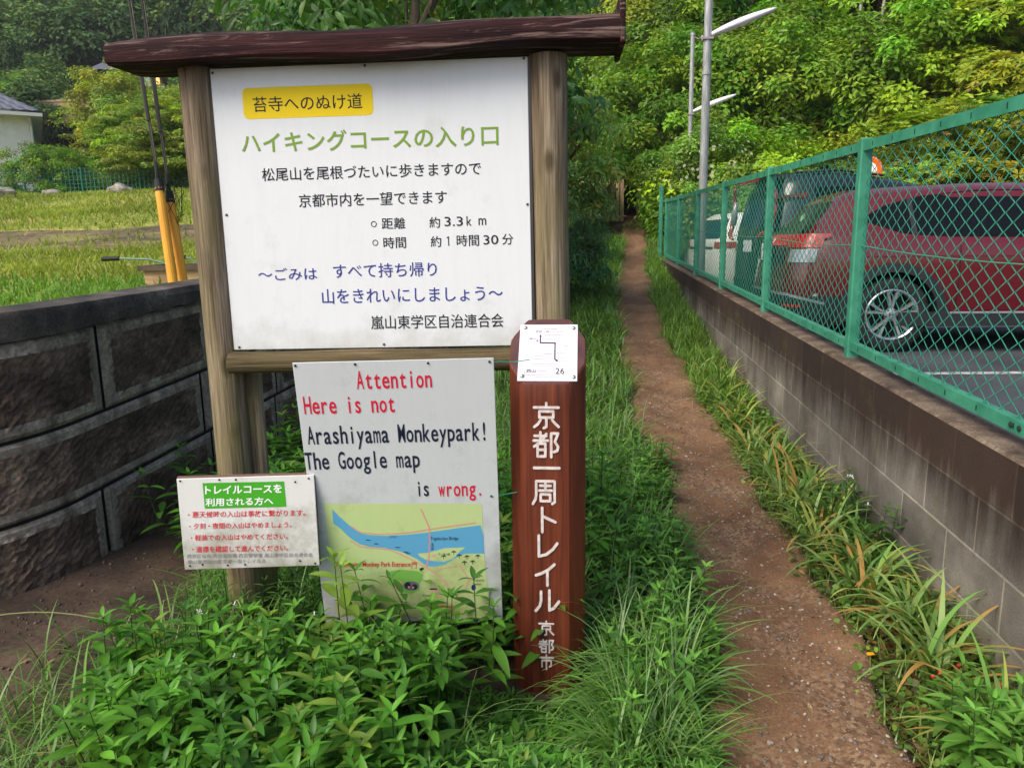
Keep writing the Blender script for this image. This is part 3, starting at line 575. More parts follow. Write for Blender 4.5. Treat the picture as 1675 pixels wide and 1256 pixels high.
for k in range(len(zs)+1):
    for i in range(n): j = (i+1) % n; mb.f.append((k*n+i, k*n+j, k*n+n+j, k*n+n+i)); mb.m.append(0)
mb.f.append(tuple(range((len(zs)+1)*n, (len(zs)+2)*n))); mb.m.append(1)
autosmooth(recalc(mb.build('post', [MARKW, noisy('marker_end_grain', [(.3, srgb(58, 30, 32)), (.7, srgb(92, 52, 54))], 18, .6, .3, .002)], mk)), 25)
plate_m = principled('plate_white_enamel', srgb(214, 212, 220), .3, 0, .5)
SL = math.atan(1.06)
PM = Matrix.Translation(Vector((.001, -.004, 1.135-.004*1.06))) @ Matrix.Rotation(-(pi/2-SL), 4, 'X')
plate = empty('plate', (0, 0, 0)); bpy.data.objects.remove(plate)
KP = [[0.00017719918471319839, 2.0976830723789166e-06, -0.11486080209272123], [-2.019292144546743e-06, -0.00018308703688832322, 0.1024735542886496], [9.685313138578096e-06, 1.7547617420199677e-05, 1.0]]
HP = homog(KP); 
def pt(x, y, d): p = HP(x, y, 0); return PM @ Vector((p[0]*1.0, -d, p[2]*1.22))
mb = MB(); pb = MB(); pb.bbox(-.0955, .0955, -.0035, 0, -.112, .112, .0008); mb.add([PM @ Vector(v) for v in pb.v], pb.f); pl_o = mb.build('plate', plate_m, mk)
K_ARROW = ink('plate_arrow', 58, 44, 54); K_PALE = ink('plate_pale_text', 140, 136, 146); K_DOT = ink('plate_red_dot', 232, 90, 140)
mb = MB(); d = .0046
ribbon(mb, [(490, 265), (490, 388), (768, 388), (768, 680), (810, 705)], 22, pt, d, 0)
mb.poly([pt(x, y, d+.0002) for x, y in [(490, 235), (512, 275), (468, 275)]], 0); mb.poly([pt(x, y, d+.0002) for x, y in [(832, 720), (785, 722), (808, 680)]], 0)
mb.poly([pt(435+18*cos(a), 350+18*sin(a), d) for a in np.linspace(0, 2*pi, 12, endpoint=False)], 2)
ribbon(mb, [(220, 812), (1085, 805), (1080, 965), (218, 967), (220, 812)], 4, pt, d, 1)
for t, x0, x1, yc, h, m in [('26', 785, 950, 890, 105, 0), ('西山', 250, 420, 893, 58, 0), ('京都一周トレイル', 390, 915, 182, 42, 1), ('KYOTO TRAIL', 512, 800, 130, 24, 1), ('嵐山', 282, 400, 312, 28, 0)]: fit_text(mb, t, x0, x1, -yc, h, d, m, 0, H=lambda x, y, d: pt(x, -y, d))
for x, y, w_ in [(540, 238, 330), (530, 310, 180), (480, 450, 400), (235, 415, 120), (235, 455, 90), (930, 435, 90), (480, 505, 400), (550, 585, 180), (810, 570, 150), (375, 625, 160), (590, 630, 120), (235, 655, 120), (850, 655, 80), (850, 715, 190), (330, 770, 520), (455, 890, 180), (410, 1000, 460), (840, 300, 50), (920, 300, 150), (380, 680, 170)]:
    ribbon(mb, [(x, y), (x+w_, y)], 9, pt, d, 3)
mb.build('plate_lettering', [K_ARROW, K_PALE, K_DOT, ink('plate_faint_text', 180, 178, 188)], pl_o)
BSTEEL = principled('bright_steel', srgb(190, 186, 184), .25, .9)
for x, y in [(200, 115), (1108, 110), (175, 985), (1120, 995)]:
    mb = MB(); c = pt(x, y, .0036); ax = pt(x, y, .0136)-c; mb.lathe(c, ax, [(0, .0075), (.002, .0072), (.0042, .005), (.005, .001)], 12); mb.build('plate_screw', BSTEEL, pl_o, smooth=True)
# carved, white-filled characters drawn stroke by stroke on a 100 x 100 grid (x right, y down)
KYO = [[(50, 0), (50, 16)], [(4, 17), (96, 17)], [(24, 32), (24, 56), (76, 56), (76, 32), (24, 32)], [(50, 56), (50, 92), (40, 97)], [(28, 66), (18, 82), (4, 93)], [(72, 66), (84, 80), (96, 92)]]
TO = [[(6, 16), (50, 16)], [(28, 2), (28, 34)], [(2, 34), (56, 34)], [(50, 8), (34, 34), (4, 58)], [(17, 46), (17, 96), (46, 96), (46, 46), (17, 46)], [(17, 70), (46, 70)], [(68, 6), (68, 98)], [(68, 6), (94, 6), (82, 38), (94, 58), (90, 74), (78, 78)]]
SHU = [[(16, 4), (16, 60), (12, 80), (2, 98)], [(16, 4), (90, 4), (90, 90), (80, 97)], [(32, 22), (74, 22)], [(53, 10), (53, 42)], [(28, 42), (78, 42)], [(34, 58), (34, 86), (72, 86), (72, 58), (34, 58)]]
TOk = [[(14, 0), (14, 100)], [(14, 34), (92, 58)]]
RE = [[(12, 0), (12, 94), (44, 86), (74, 62), (94, 34)]]
II = [[(90, 2), (60, 28), (30, 44), (2, 54)], [(56, 34), (56, 100)]]
RU = [[(24, 8), (24, 50), (18, 76), (2, 98)], [(58, 2), (58, 94), (76, 84), (97, 52)]]
SHI = [[(50, 0), (50, 18)], [(3, 18), (97, 18)], [(20, 38), (20, 82)], [(20, 38), (82, 38), (82, 76), (72, 80)], [(50, 18), (50, 100)]]
def stroke(mb, pts, w, m=0):
    P = [Vector((x, 0, z)) for x, z in pts]; n = 6
    for a, b in zip(P[:-1], P[1:]):
        dr = (b-a).normalized(); sd_ = Vector((dr.z, 0, -dr.x)); ring = []
        for k in range(n+1): q = -pi/2+pi*k/n; ring.append(b+dr*(w*cos(q))+sd_*(w*sin(q)))
        for k in range(n+1): q = pi/2+pi*k/n; ring.append(a+dr*(w*cos(q))+sd_*(w*sin(q)))
        lift = random.random()*.0004; c = (a+b)/2
        top_ = [p+Vector((0, -.0025-lift, 0)) for p in ring]; k = len(ring)
        mb.add([tuple(p) for p in ring]+[tuple(p) for p in top_], [tuple(range(k, 2*k))]+[(i, (i+1) % k, (i+1) % k+k, i+k) for i in range(k)], m)
mb = MB(); yf = -.0905
for ch, x0, x1, z0, z1, w_ in [(KYO, -.044, .041, .898, .982, .0042), (TO, -.045, .041, .803, .888, .0042), ([[(0, 50), (100, 50)]], -.042, .039, .762, .773, .0045), (SHU, -.049, .032, .644, .726, .0042), (TOk, -.025, .03, .549, .632, .0045), (RE, -.038, .036, .459, .536, .0045), (II, -.041, .029, .361, .437, .0045), (RU, -.043, .039, .267, .344, .0045),
                               (KYO, -.033, .02, .179, .231, .0026), (TO, -.032, .02, .116, .164, .0026), (SHI, -.032, .018, .054, .107, .0026)]:
    for s in ch: stroke(mb, [(x0+(x1-x0)*a/100, z1-(z1-z0)*b/100) for a, b in s], w_)
mb.v = [(x, y+yf, z) for x, y, z in mb.v]; recalc(mb.build('lettering', noisy('letter_paint', [(.4, srgb(200, 186, 184)), (.65, srgb(226, 216, 214))], 60, .6, .2, .001), mk))

# ---------------------------------------------------------------- green mesh fence
FGREEN = noisy('fence_green_paint', [(.3, srgb(44, 116, 92)), (.6, srgb(66, 144, 116)), (.8, srgb(84, 158, 128))], 9, .45, .15, .002, spec=.4)
FWIRE = principled('fence_wire_coat', srgb(58, 146, 124), .42, 0, .5)
FSLOT = principled('fence_slot', srgb(18, 40, 34), .8)
FX = 1.44
def ft(y): return 1.872+.0255*y
fence = empty('mesh_fence', (FX, 4.17, wt(4.17))); tag(fence, 'green chain-link mesh fence standing on the low block wall', 'fence')
FO = Vector((FX, 4.17, wt(4.17)))
posts = [.15, 2.16, 4.17, 6.19, 8.18, 10.12, 12.1, 14.0]
def rel(mb): mb.v = [(x-FO.x, y-FO.y, z-FO.z) for x, y, z in mb.v]; return mb
for y in posts:
    mb = MB(); z0 = wt(y)-.03; mb.bbox(FX-.030, FX+.030, y-.029, y+.029, z0, ft(y)+.012, .006); rel(mb).build('post', FGREEN, fence)
for a, b in zip(posts[:-1], posts[1:]):
    for nm, z_, h in (('top_rail', lambda y: ft(y)-.052, .048), ('bottom_rail', lambda y: wt(y)+.045, .045)):
        mb = MB(); a1, b1 = a+.03, b-.03
        V = [(FX+x, y, z_(y)+z) for y in (a1, b1) for x, z in ((-.020, 0), (-.020, h), (.020, h), (.020, h-.004), (-.015, h-.004), (-.015, 0))]
        mb.add(V, [(i, (i+1) % 6, (i+1) % 6+6, i+6) for i in range(6)], 0)
        k = 8
        for i in range(k):
            y = a1+(b1-a1)*(i+.5)/k; mb.box(FX-.0212, FX-.0198, y-.0035, y+.0035, z_(y)+h*.3, z_(y)+h*.75, 1)
        if nm == 'bottom_rail' and a == .15:
            pass
        if nm == 'bottom_rail' and a == .15 or nm == 'bottom_rail' and a == 2.16:
            for i in range(4 if a == 2.16 else 0): y = 2.42+i*.05; mb.lathe((FX-.020, y, z_(y)+.024), (-1, 0, 0), [(0, .011), (.004, .010), (.006, .006)], 10, 1)
        rel(mb).build(nm, [FGREEN, FSLOT], fence)
    # woven mesh: each wire zigzags up the bay and hooks its neighbour
    mb = MB(); n = 36 if a < 10 else 36; p = (b-a-.06)/n; V = []; F = []; r = .0021; nz = 32
    for i in range(n):
        pts = []
        for k in range(nz+1):
            s = ((k+i) % 2); y = a+.03+p*(i+s); d = (.0028 if s else -.0028)
            zb, zt_ = wt(y)+.07, ft(y)-.02; z = zb+(zt_-zb)*(k+(0 if True else 0))/nz
            pts.append((FX+.003+d, y+(p*.06 if s else -p*.06), z))
        q = len(V)
        for k, (x, y, z) in enumerate(pts):
            for t in range(4): an = pi/4+pi/2*t; V.append((x+r*1.2*cos(an)-FO.x, y+r*sin(an)*1.25-FO.y, z+r*.4*(1 if t in (0, 1) else -1)*(0)-FO.z))
        for k in range(nz):
            for t in range(4): t2 = (t+1) % 4; F.append((q+k*4+t, q+k*4+t2, q+k*4+4+t2, q+k*4+4+t))
    me = np_mesh('mesh_panel', np.array(V), np.array(F), None, FWIRE); link('mesh_panel', me, fence)
    mb = MB(); mb.tube([(FX+.002, y, wt(y)+.07+(ft(y)-wt(y))*.47-.02*(1-((y-a)/(b-a)*2-1)**2)) for y in np.linspace(a+.03, b-.03, 7)], .0028, 6); rel(mb).build('tension_wire', FWIRE, fence)
endf = empty('fence_end', (1.40, 14.6, 1.1)); tag(endf, 'short run of taller green fence posts where the mesh fence ends far up the path', 'fence')
for i, (x, y) in enumerate([(1.38, 14.5), (1.47, 15.3), (1.52, 15.9), (1.60, 16.6)]):
    mb = MB(); mb.bbox(x-.03-1.40, x+.03-1.40, y-.03-14.6, y+.03-14.6, -.25, 1.42, .006); mb.build('post', FGREEN, endf)
PANELG = principled('fence_panel_green', srgb(30, 104, 88), .6)
mb = MB(); 
for k in range(46): t = k/46; x = .0+.2*t; y = -.08+2.1*t; mb.tube([(x, y, -.15), (x, y, 1.36)], .0035, 4)
for k in range(14): mb.tube([(0, -.08, -.12+k*.112), (.2, 2.0, -.12+k*.112)], .0035, 4)
mb.build('mesh_panel', PANELG, endf)

# ---------------------------------------------------------------- lamp posts
GALV = noisy('galvanised_steel', [(.3, srgb(128, 130, 128)), (.6, srgb(168, 170, 168)), (.8, srgb(188, 188, 184))], 4, .45, .1, .002, (6, 6, 1))
P_(GALV).inputs['Metallic'].default_value = .35
LWHT = principled('lamp_white', srgb(238, 234, 240), .35, 0, .5)
LGREY = principled('lamp_grey', srgb(150, 142, 140), .5)
def lamp(x, y, h, r, hz_, label, topbits):
    t = empty('street_lamp', (x, y, .48)); tag(t, label, 'street lamp', 'lamp posts in the car park')
    mb = MB(); mb.tube([(0, 0, 0), (0, 0, h*.5), (0.0, 0, h)], [r, r*.94, r*.85], 16); mb.lathe((0, 0, h*.62), (0, 0, 1), [(0, r*1.08), (.05, r*1.08)], 16); mb.lathe((0, 0, h), (0, 0, 1), [(-.03, r*1.0), (.03, r*1.0), (.045, r*.5)], 16)
    mb.build('pole', GALV, t, smooth=False)
    H0 = hz_; mb = MB(); n = 14   # boat-shaped head rising to the right
    V = []
    for i in range(n+1):
        s = i/n; px = .05+.93*s; pz_ = .02+.33*s; w = .12*sin(pi*min(.999, .12+.85*s))**.6*(1-.35*s); hgt = .075*sin(pi*(.14+.82*s))**.7
        for a in range(10): q = 2*pi*a/10; V.append((px, w*cos(q), H0+pz_+hgt*sin(q)*(1 if sin(q) > 0 else .7)))
    fs = [(i*10+a, i*10+(a+1) % 10, i*10+10+(a+1) % 10, i*10+10+a) for i in range(n) for a in range(10)]; mb.add(V, fs+[tuple(range(9, -1, -1)), tuple(range(n*10, n*10+10))])
    mb.build('lamp_head', LWHT, t, smooth=True)
    mb = MB(); mb.tube([(.0, 0, H0-.03), (.10, 0, H0+.02), (.92, 0, H0+.30)], [.02, .026, .012], 8); mb.box(-r*1.15, r*1.15, -r*1.15, r*1.15, H0-.05, H0-.02); mb.build('arm', LGREY, t)
    if topbits:
        mb = MB(); mb.tube([(0, 0, h-.02), (.12, -.03, h-.1), (.2, -.05, h-.06)], .012, 6); mb.lathe((.2, -.05, h-.12), (0, 0, 1), [(0, .03), (.05, .035), (.09, .02)], 10); mb.tube([(-.06, 0, h+.06), (.06, 0, h+.02)], .01, 6); mb.build('bracket', LGREY, t)
lamp(1.80, 12.15, 5.6, .068, 4.02, 'nearer and taller galvanised lamp post behind the mesh fence, its white head highest', False)
lamp(2.30, 17.7, 5.45, .055, 3.82, 'farther, thinner lamp post left of the tall one, with a small bracket on its top', True)

# ---------------------------------------------------------------- cars
RUBBER = noisy('tyre_rubber', [(.3, srgb(22, 22, 23)), (.7, srgb(40, 40, 42))], 20, .8, .2, .003)
ALLOY = principled('alloy', srgb(196, 196, 200), .28, .85); BLKPL = principled('black_plastic', srgb(30, 31, 34), .6); HUBD = principled('wheel_inner_dark', srgb(16, 16, 17), .8)
CGLASS = principled('car_glass', srgb(14, 16, 18), .12, 0, .22); REDL = principled('tail_lamp_red', srgb(168, 10, 22), .2, 0, .6, .6); CLRL = principled('lamp_clear', srgb(150, 154, 160), .12, .2, .6)
SILV = principled('silver_trim', srgb(170, 172, 178), .3, .6); PLATEW = principled('licence_plate_white', srgb(226, 228, 226), .4); PLG = ink('plate_green_ink', 40, 96, 70); SEAM = principled('panel_seam', srgb(14, 8, 10), .8)
SKYREF = principled('sky_reflection_glass', srgb(22, 36, 64), .12, 0, .35)  # blue sky reflection painted into the base colour of the rear windows
def carpaint(name, c, metal=.35): m = principled(name, c, .28, metal, .5, .8); P_(m).inputs['Coat Roughness'].default_value = .05; return m
def wheel(parent, x, y, r, side, spokes=5):
    tw = .205; base = Vector((x, y, r)); mb = MB()
    prof = [(-tw/2, r*.64), (-tw/2, r*.90), (-tw/2+.03, r*.985), (0, r), (tw/2-.03, r*.985), (tw/2, r*.90), (tw/2, r*.70), (tw/2-.01, r*.655), (0, r*.63), (-tw/2, r*.64)]
    mb.lathe(base, (0, side, 0), prof, 40, cap=False); wh = mb.build('wheel', RUBBER, parent, smooth=True)
    mb = MB(); mb.lathe(base, (0, side, 0), [(-.02, r*.62), (.0, r*.62)], 32, 1)
    R = r*.66; f = tw/2+.004
    V = []; nn = 40
    for h, rr in [(f-.045, R*.90), (f-.004, R*.93), (f+.004, R*.985), (f, R*1.02), (f-.02, R*1.03)]:
        for k in range(nn): q = 2*pi*k/nn; V.append(base+Vector((rr*cos(q), side*h, rr*sin(q))))
    mb.add(V, [(i*nn+k, i*nn+(k+1) % nn, i*nn+nn+(k+1) % nn, i*nn+nn+k) for i in range(4) for k in range(nn)], 0)
    for k in range(spokes):
        for dq in (-.20, .20):
            q0 = 2*pi*k/spokes+pi/2+dq*.35; q1 = 2*pi*k/spokes+pi/2+dq; w0, w1 = .026, .036
            V = []
            for (rr, q, w, h) in [(R*.14, q0, w0*.7, f-.012), (R*.5, (q0+q1)/2, w0, f-.012), (R*.95, q1, w1, f-.006)]:
                t = Vector((-sin(q), 0, cos(q))); c = base+Vector((rr*cos(q), 0, rr*sin(q)))
                V += [c-t*w*.5+Vector((0, side*(h-.03), 0)), c-t*w*.35+Vector((0, side*h, 0)), c+t*w*.35+Vector((0, side*h, 0)), c+t*w*.5+Vector((0, side*(h-.03), 0))]
            mb.add(V, [(0, 1, 5, 4), (1, 2, 6, 5), (2, 3, 7, 6), (4, 5, 9, 8), (5, 6, 10, 9), (6, 7, 11, 10)], 0)
    mb.lathe(base+Vector((0, side*(f-.03), 0)), (0, side, 0), [(0, R*.27), (.02, R*.25), (.024, R*.12)], 24, 0)
    for k in range(5): q = 2*pi*k/5+.63+pi/2; mb.lathe(base+Vector((R*.2*cos(q), side*(f-.012), R*.2*sin(q))), (0, side, 0), [(0, .010), (.004, .010)], 8, 1)
    e = f-.0055
    for (xa, xb, za, zb) in [(-.017, -.010, -.017, .017), (.010, .017, -.017, .017), (-.010, .010, -.003, .003)]:
        mb.add([base+Vector((xa, side*e, za)), base+Vector((xb, side*e, za)), base+Vector((xb, side*e, zb)), base+Vector((xa, side*e, zb))], [(0, 1, 2, 3)], 1)
    mb.build('rim', [ALLOY, HUBD], wh)
def car(name, label, cat, loc, ang, paint, Ln, Wd, zbelt, roof, xr, xf, hwL, hwU, wheels, wr, detail):
    """roof(x) height; xr(z/h)/xf plan ends; hwL(z) half width below the belt, hwU(h) above it (h 0..1 from belt to roof)"""
    t = empty(name, loc, ang); tag(t, label, cat)
    def ypl(x, x0, x1, hw, n=10): s = abs((x-(x0+x1)/2)/((x1-x0)/2)); return hw*max(0, 1-min(1, s)**n)**(1/n)
    zl = [.24, .30, .40, .52, .66, .80, .92, zbelt(0)]
    half = [(-1, 0)]+[(-(1-y**10)**.1, y) for y in (.3, .6, .78, .88)]+[(-.933, .933)]+[(-x, (1-x**10)**.1) for x in (.86, .76, .64, .5, .34, .17)]+[(0, 1)]
    half = half+[(-a, b) for a, b in half[:-1][::-1]]; rings = []; NX = len(half)-1
    def ring(kind, v):
        x0, x1 = (xr(0, v), xf(0, v)) if kind == 'L' else (xr(1, v), xf(1, v)); hw = hwL(v) if kind == 'L' else hwU(v); P = []
        for sgn in (1, -1):
            for sx, sy in (half if sgn == 1 else half[::-1][1:-1]):
                x = (x0+x1)/2+sx*(x1-x0)/2; y = sgn*sy*hw
                z = v if kind == 'L' and v < .93 else (zbelt(x) if kind == 'L' else zbelt(x)+v*(roof(x)-zbelt(x)))
                P.append((x, y, z))
        return P
    for z in zl[:-1]: rings.append(ring('L', z))
    for h in [0, .08, .25, .45, .65, .8, .9, .96, .99, 1.0]: rings.append(ring('U', h))
    m = len(rings[0]); mb = MB()
    for R in rings: mb.v += R
    for i in range(len(rings)-1):
        for k in range(m): mb.f.append((i*m+k, i*m+(k+1) % m, (i+1)*m+(k+1) % m, (i+1)*m+k)); mb.m.append(0)
    mb.f.append(tuple(range(m))[::-1]); mb.m.append(0)
    # roof closed by strips across
    o = (len(rings)-1)*m
    for k in range(NX): 
        a, b = k, k+1; c = (m-k-1) % m if k+1 < NX else None
        A, B = o+a, o+b; Cc = o+(m-b) % m; D = o+(m-a) % m
        f = [A, B, Cc, D]; f = [v for i, v in enumerate(f) if v not in f[:i]]; mb.f.append(tuple(f[::-1])); mb.m.append(0)
    body = recalc(mb.build('body', [paint, HUBD], t, smooth=True)); 
    for (wx, ws) in [(w_, s_) for w_ in wheels for s_ in (1, -1)]:
        cb = MB(); cb.lathe((wx, ws*(Wd/2-.14), wr), (0, ws, 0), [(-.12, wr*1.16), (.4, wr*1.16)], 36); c_ = recalc(cb.build('cut', HUBD)); c_.parent = t
        bpy.context.view_layer.update(); md = body.modifiers.new('b', 'BOOLEAN'); md.operation = 'DIFFERENCE'; md.object = c_; md.solver = 'EXACT'
        bpy.context.view_layer.update(); me = bpy.data.meshes.new_from_object(body.evaluated_get(bpy.context.evaluated_depsgraph_get())); body.modifiers.clear(); body.data = me; bpy.data.objects.remove(c_)
        wheel(t, wx, ws*(Wd/2-.12), wr, ws)
    body.data.name = 'body'; autosmooth(body, 40)
    def side(x, z=None, h=None, off=.004, s=-1):
        if z is not None: v = ypl(x, xr(0, z), xf(0, z), hwL(z)); return (x, s*(v+off), z)
        v = ypl(x, xr(1, h), xf(1, h), hwU(h)); return (x, s*(v+off), zbelt(x)+h*(roof(x)-zbelt(x)))
    def patch(nm, xs, lo, hi, mat, key='h', off=.005, n=5, parent=None, both=True):
        mb = MB()
        for s in ((-1, 1) if both else (-1,)):
            b = len(mb.v)
            for x in xs:
                for j in range(n+1): v = lo(x)+(hi(x)-lo(x))*j/n; mb.v.append(side(x, **{key: v}, off=off, s=s))
            for i in range(len(xs)-1):
                for j in range(n): q = b+i*(n+1)+j; mb.f.append((q, q+n+1, q+n+2, q+1)); mb.m.append(0)
        return mb.build(nm, mat, parent or t, smooth=True)
    def rear(nm, ylo, yhi, lo, hi, mat, key='h', off=.006, n=10, parent=None, k=5):      # a patch on the tail; y as share of the half width; off pushes it outward
        mb = MB()
        for i in range(n+1):
            yy_ = ylo+(yhi-ylo)*i/n
            for j in range(k+1):
                v = lo+(hi-lo)*j/k; U_ = key == 'h'; x0, x1 = (xr(1, v), xf(1, v)) if U_ else (xr(0, v), xf(0, v)); hw = hwU(v) if U_ else hwL(v)
                y = yy_*hw; s = max(0, 1-abs(yy_)**10)**(1/10); x = (x0+x1)/2-s*(x1-x0)/2; z = zbelt(x)+v*(roof(x)-zbelt(x)) if U_ else v; mb.v.append((x-off, y*(1+off*.6), z))
        for i in range(n):
            for j in range(k): q = i*(k+1)+j; mb.f.append((q, q+k+1, q+k+2, q+1)); mb.m.append(0)
        return mb.build(nm, mat, parent or t, smooth=True)
    detail(t, side, patch, rear); return t
# red SUV: x forward from the rear bumper, y left; its right side (-y) faces the camera
RED = carpaint('maroon_paint', srgb(98, 6, 20), .2)
def red_detail(t, side, patch, rear):
    lo = lambda x: float(np.interp(x, [.62, .95, 1.3, 3.2], [.36, .10, .05, .04])); hi = lambda x: float(np.interp(x, [.62, .8, 1.1, 1.6, 2.6, 3.2], [.40, .62, .78, .86, .86, .70]))
    patch('side_window', list(np.linspace(.62, 3.15, 26)), lo, hi, CGLASS, off=.004)
    patch('window_pillar', [1.02, 1.06], lo, hi, BLKPL, off=.007); patch('window_pillar', [2.02, 2.13], lo, hi, BLKPL, off=.007)
    rear('rear_window', -.78, .78, .12, .80, CGLASS, off=.006)
    mb = MB(); 
    V = []
    for i in range(13):
        y = -.56+1.12*i/12; e = 1-(abs(y)/.56)**4*.25; V += [(.20, y, 1.425), (.0+.10*(1-e), y, 1.40), (.0+.10*(1-e), y, 1.38), (.20, y, 1.37)]
    mb.add(V, [(i*4+k, i*4+(k+1) % 4, i*4+4+(k+1) % 4, i*4+4+k) for i in range(12) for k in range(4)]+[(3, 2, 1, 0), (48, 49, 50, 51)]); recalc(mb.build('spoiler', RED, t))
    mb = MB(); mb.box(-.006, .03, -.2, .2, 1.381, 1.399); mb.build('brake_light', REDL, t)
    patch('tail_lamp', list(np.linspace(.01, .34, 10)), lambda x: 1.0-.10*(1-x/.36)+.03, lambda x: 1.05, REDL, key='z', off=.008)
    rear('tail_lamp', -.96, -.55, .93, 1.02, REDL, key='z', off=.010); rear('tail_lamp', .55, .96, .93, 1.02, REDL, key='z', off=.010)
    rear('reversing_lamp', -.95, -.70, .80, .915, CLRL, key='z', off=.010); rear('reversing_lamp', .70, .95, .80, .915, CLRL, key='z', off=.010)
    patch('reversing_lamp', list(np.linspace(.06, .24, 6)), lambda x: .80+(x-.06)*.6, lambda x: .915, CLRL, key='z', off=.009)
    rear('tailgate_panel', -.52, .52, .78, .92, BLKPL, key='z', off=.006); rear('lower_bumper', -.97, .97, .26, .52, BLKPL, key='z', off=.010); 
    patch('lower_bumper', list(np.linspace(.01, .48, 10)), lambda x: .26, lambda x: .50, BLKPL, key='z', off=.009)
    rear('bumper_trim', -.97, .97, .50, .525, SILV, key='z', off=.016, k=1); patch('bumper_trim', list(np.linspace(.0, .30, 8)), lambda x: .50-x*.25, lambda x: .525-x*.25, SILV, key='z', off=.013, n=1)
    rear('reflector', -.93, -.72, .40, .425, REDL, key='z', off=.016, k=1); rear('reflector', .72, .93, .40, .425, REDL, key='z', off=.016, k=1)
    mb = MB(); mb.bbox(-.035, -.022, -.165, .165, .80, .965, .004); pl_ = mb.build('licence_plate', PLATEW, t)
    mb = MB(); mb.box(.94, 2.75, -.905, -.86, .24, .36); mb.build('sill', BLKPL, t)
    mb = MB(); mb.bbox(1.35, 2.8, -.912, -.900, .345, .365, .004); mb.build('sill_trim', SILV, t)
    for s in (-1, 1):
        mb = MB(); V = []; n = 22; cx, cz, r0, r1 = .88, .335, .375, .455
        for i in range(n+1):
            a = radians(-8+196*i/n); V += [(cx+r0*cos(a), s*.872, cz+r0*sin(a)), (cx+r0*cos(a), s*.902, cz+r0*sin(a)), (cx+r1*cos(a), s*.898, cz+r1*sin(a)), (cx+r1*cos(a), s*.865, cz+r1*sin(a))]
        mb.add(V, [(i*4+k, i*4+(k+1) % 4, i*4+4+(k+1) % 4, i*4+4+k) for i in range(n) for k in range(4)]); recalc(mb.build('wheel_arch_trim', BLKPL, t, smooth=False))
    patch('door_seam', [1.40, 1.408], lambda x: .40, lambda x: .93, SEAM, key='z', off=.003); patch('door_seam', [2.08, 2.088], lambda x: .36, lambda x: .93, SEAM, key='z', off=.003)
    mb = MB()
    for x, z in [(2.25, .93)]: mb.bbox(x, x+.2, -.925, -.895, z, z+.03, .008)
    mb.build('door_handle', SILV, t)
    patch('crease', list(np.linspace(.5, 3.6, 20)), lambda x: .845-.02*x/3, lambda x: .853-.02*x/3, RED, key='z', off=.008, n=1)
    ST = ink('window_sticker', 150, 200, 150); mb = MB(); mb.lathe((.20, -.42, 1.2), (-1, -.2, .5), [(0, .04), (.003, .04)], 16); mb.build('window_sticker', ST, t)
RW = Vector((2.672, 6.90, 0)); ra = radians(-.5)
rloc = Vector((RW.x-.88*cos(ra)-.89*0, RW.y, .48)) + Vector((-.80*sin(ra), .80*cos(ra), 0))
I = lambda xs, ys: (lambda v: float(np.interp(v, xs, ys)))
red = car('red_suv', 'dark red SUV with alloy wheels just behind the mesh fence', 'car', rloc, ra, RED, 4.3, 1.79, lambda x: 1.0-.055*min(1, max(0, (x-.4)/3)),
          lambda x: float(np.interp(x, [-.1, .1, .5, 1.0, 1.7, 2.4, 2.9, 3.4, 4.4], [1.385, 1.39, 1.43, 1.46, 1.48, 1.465, 1.42, 1.27, .98])),
          lambda u, v: (I([0, .1, .35, .75, .9, 1], [.10, .14, .26, .42, .48, .56])(v) if u else I([.2, .3, .45, .55, .75, .93, 1.05], [.10, .02, -.01, 0, .03, .06, .10])(v)),
          lambda u, v: (I([0, .1, .5, 1], [4.18, 3.7, 3.35, 2.9])(v) if u else I([.2, .4, .7, .93, 1.05], [4.2, 4.3, 4.3, 4.22, 4.1])(v)),
          I([.2, .3, .5, .7, .85, .95, 1.1], [.82, .865, .885, .893, .893, .88, .86]), I([0, .1, .5, .8, .92, 1], [.862, .83, .70, .61, .54, .42]), [.88, 3.49], .335, red_detail)
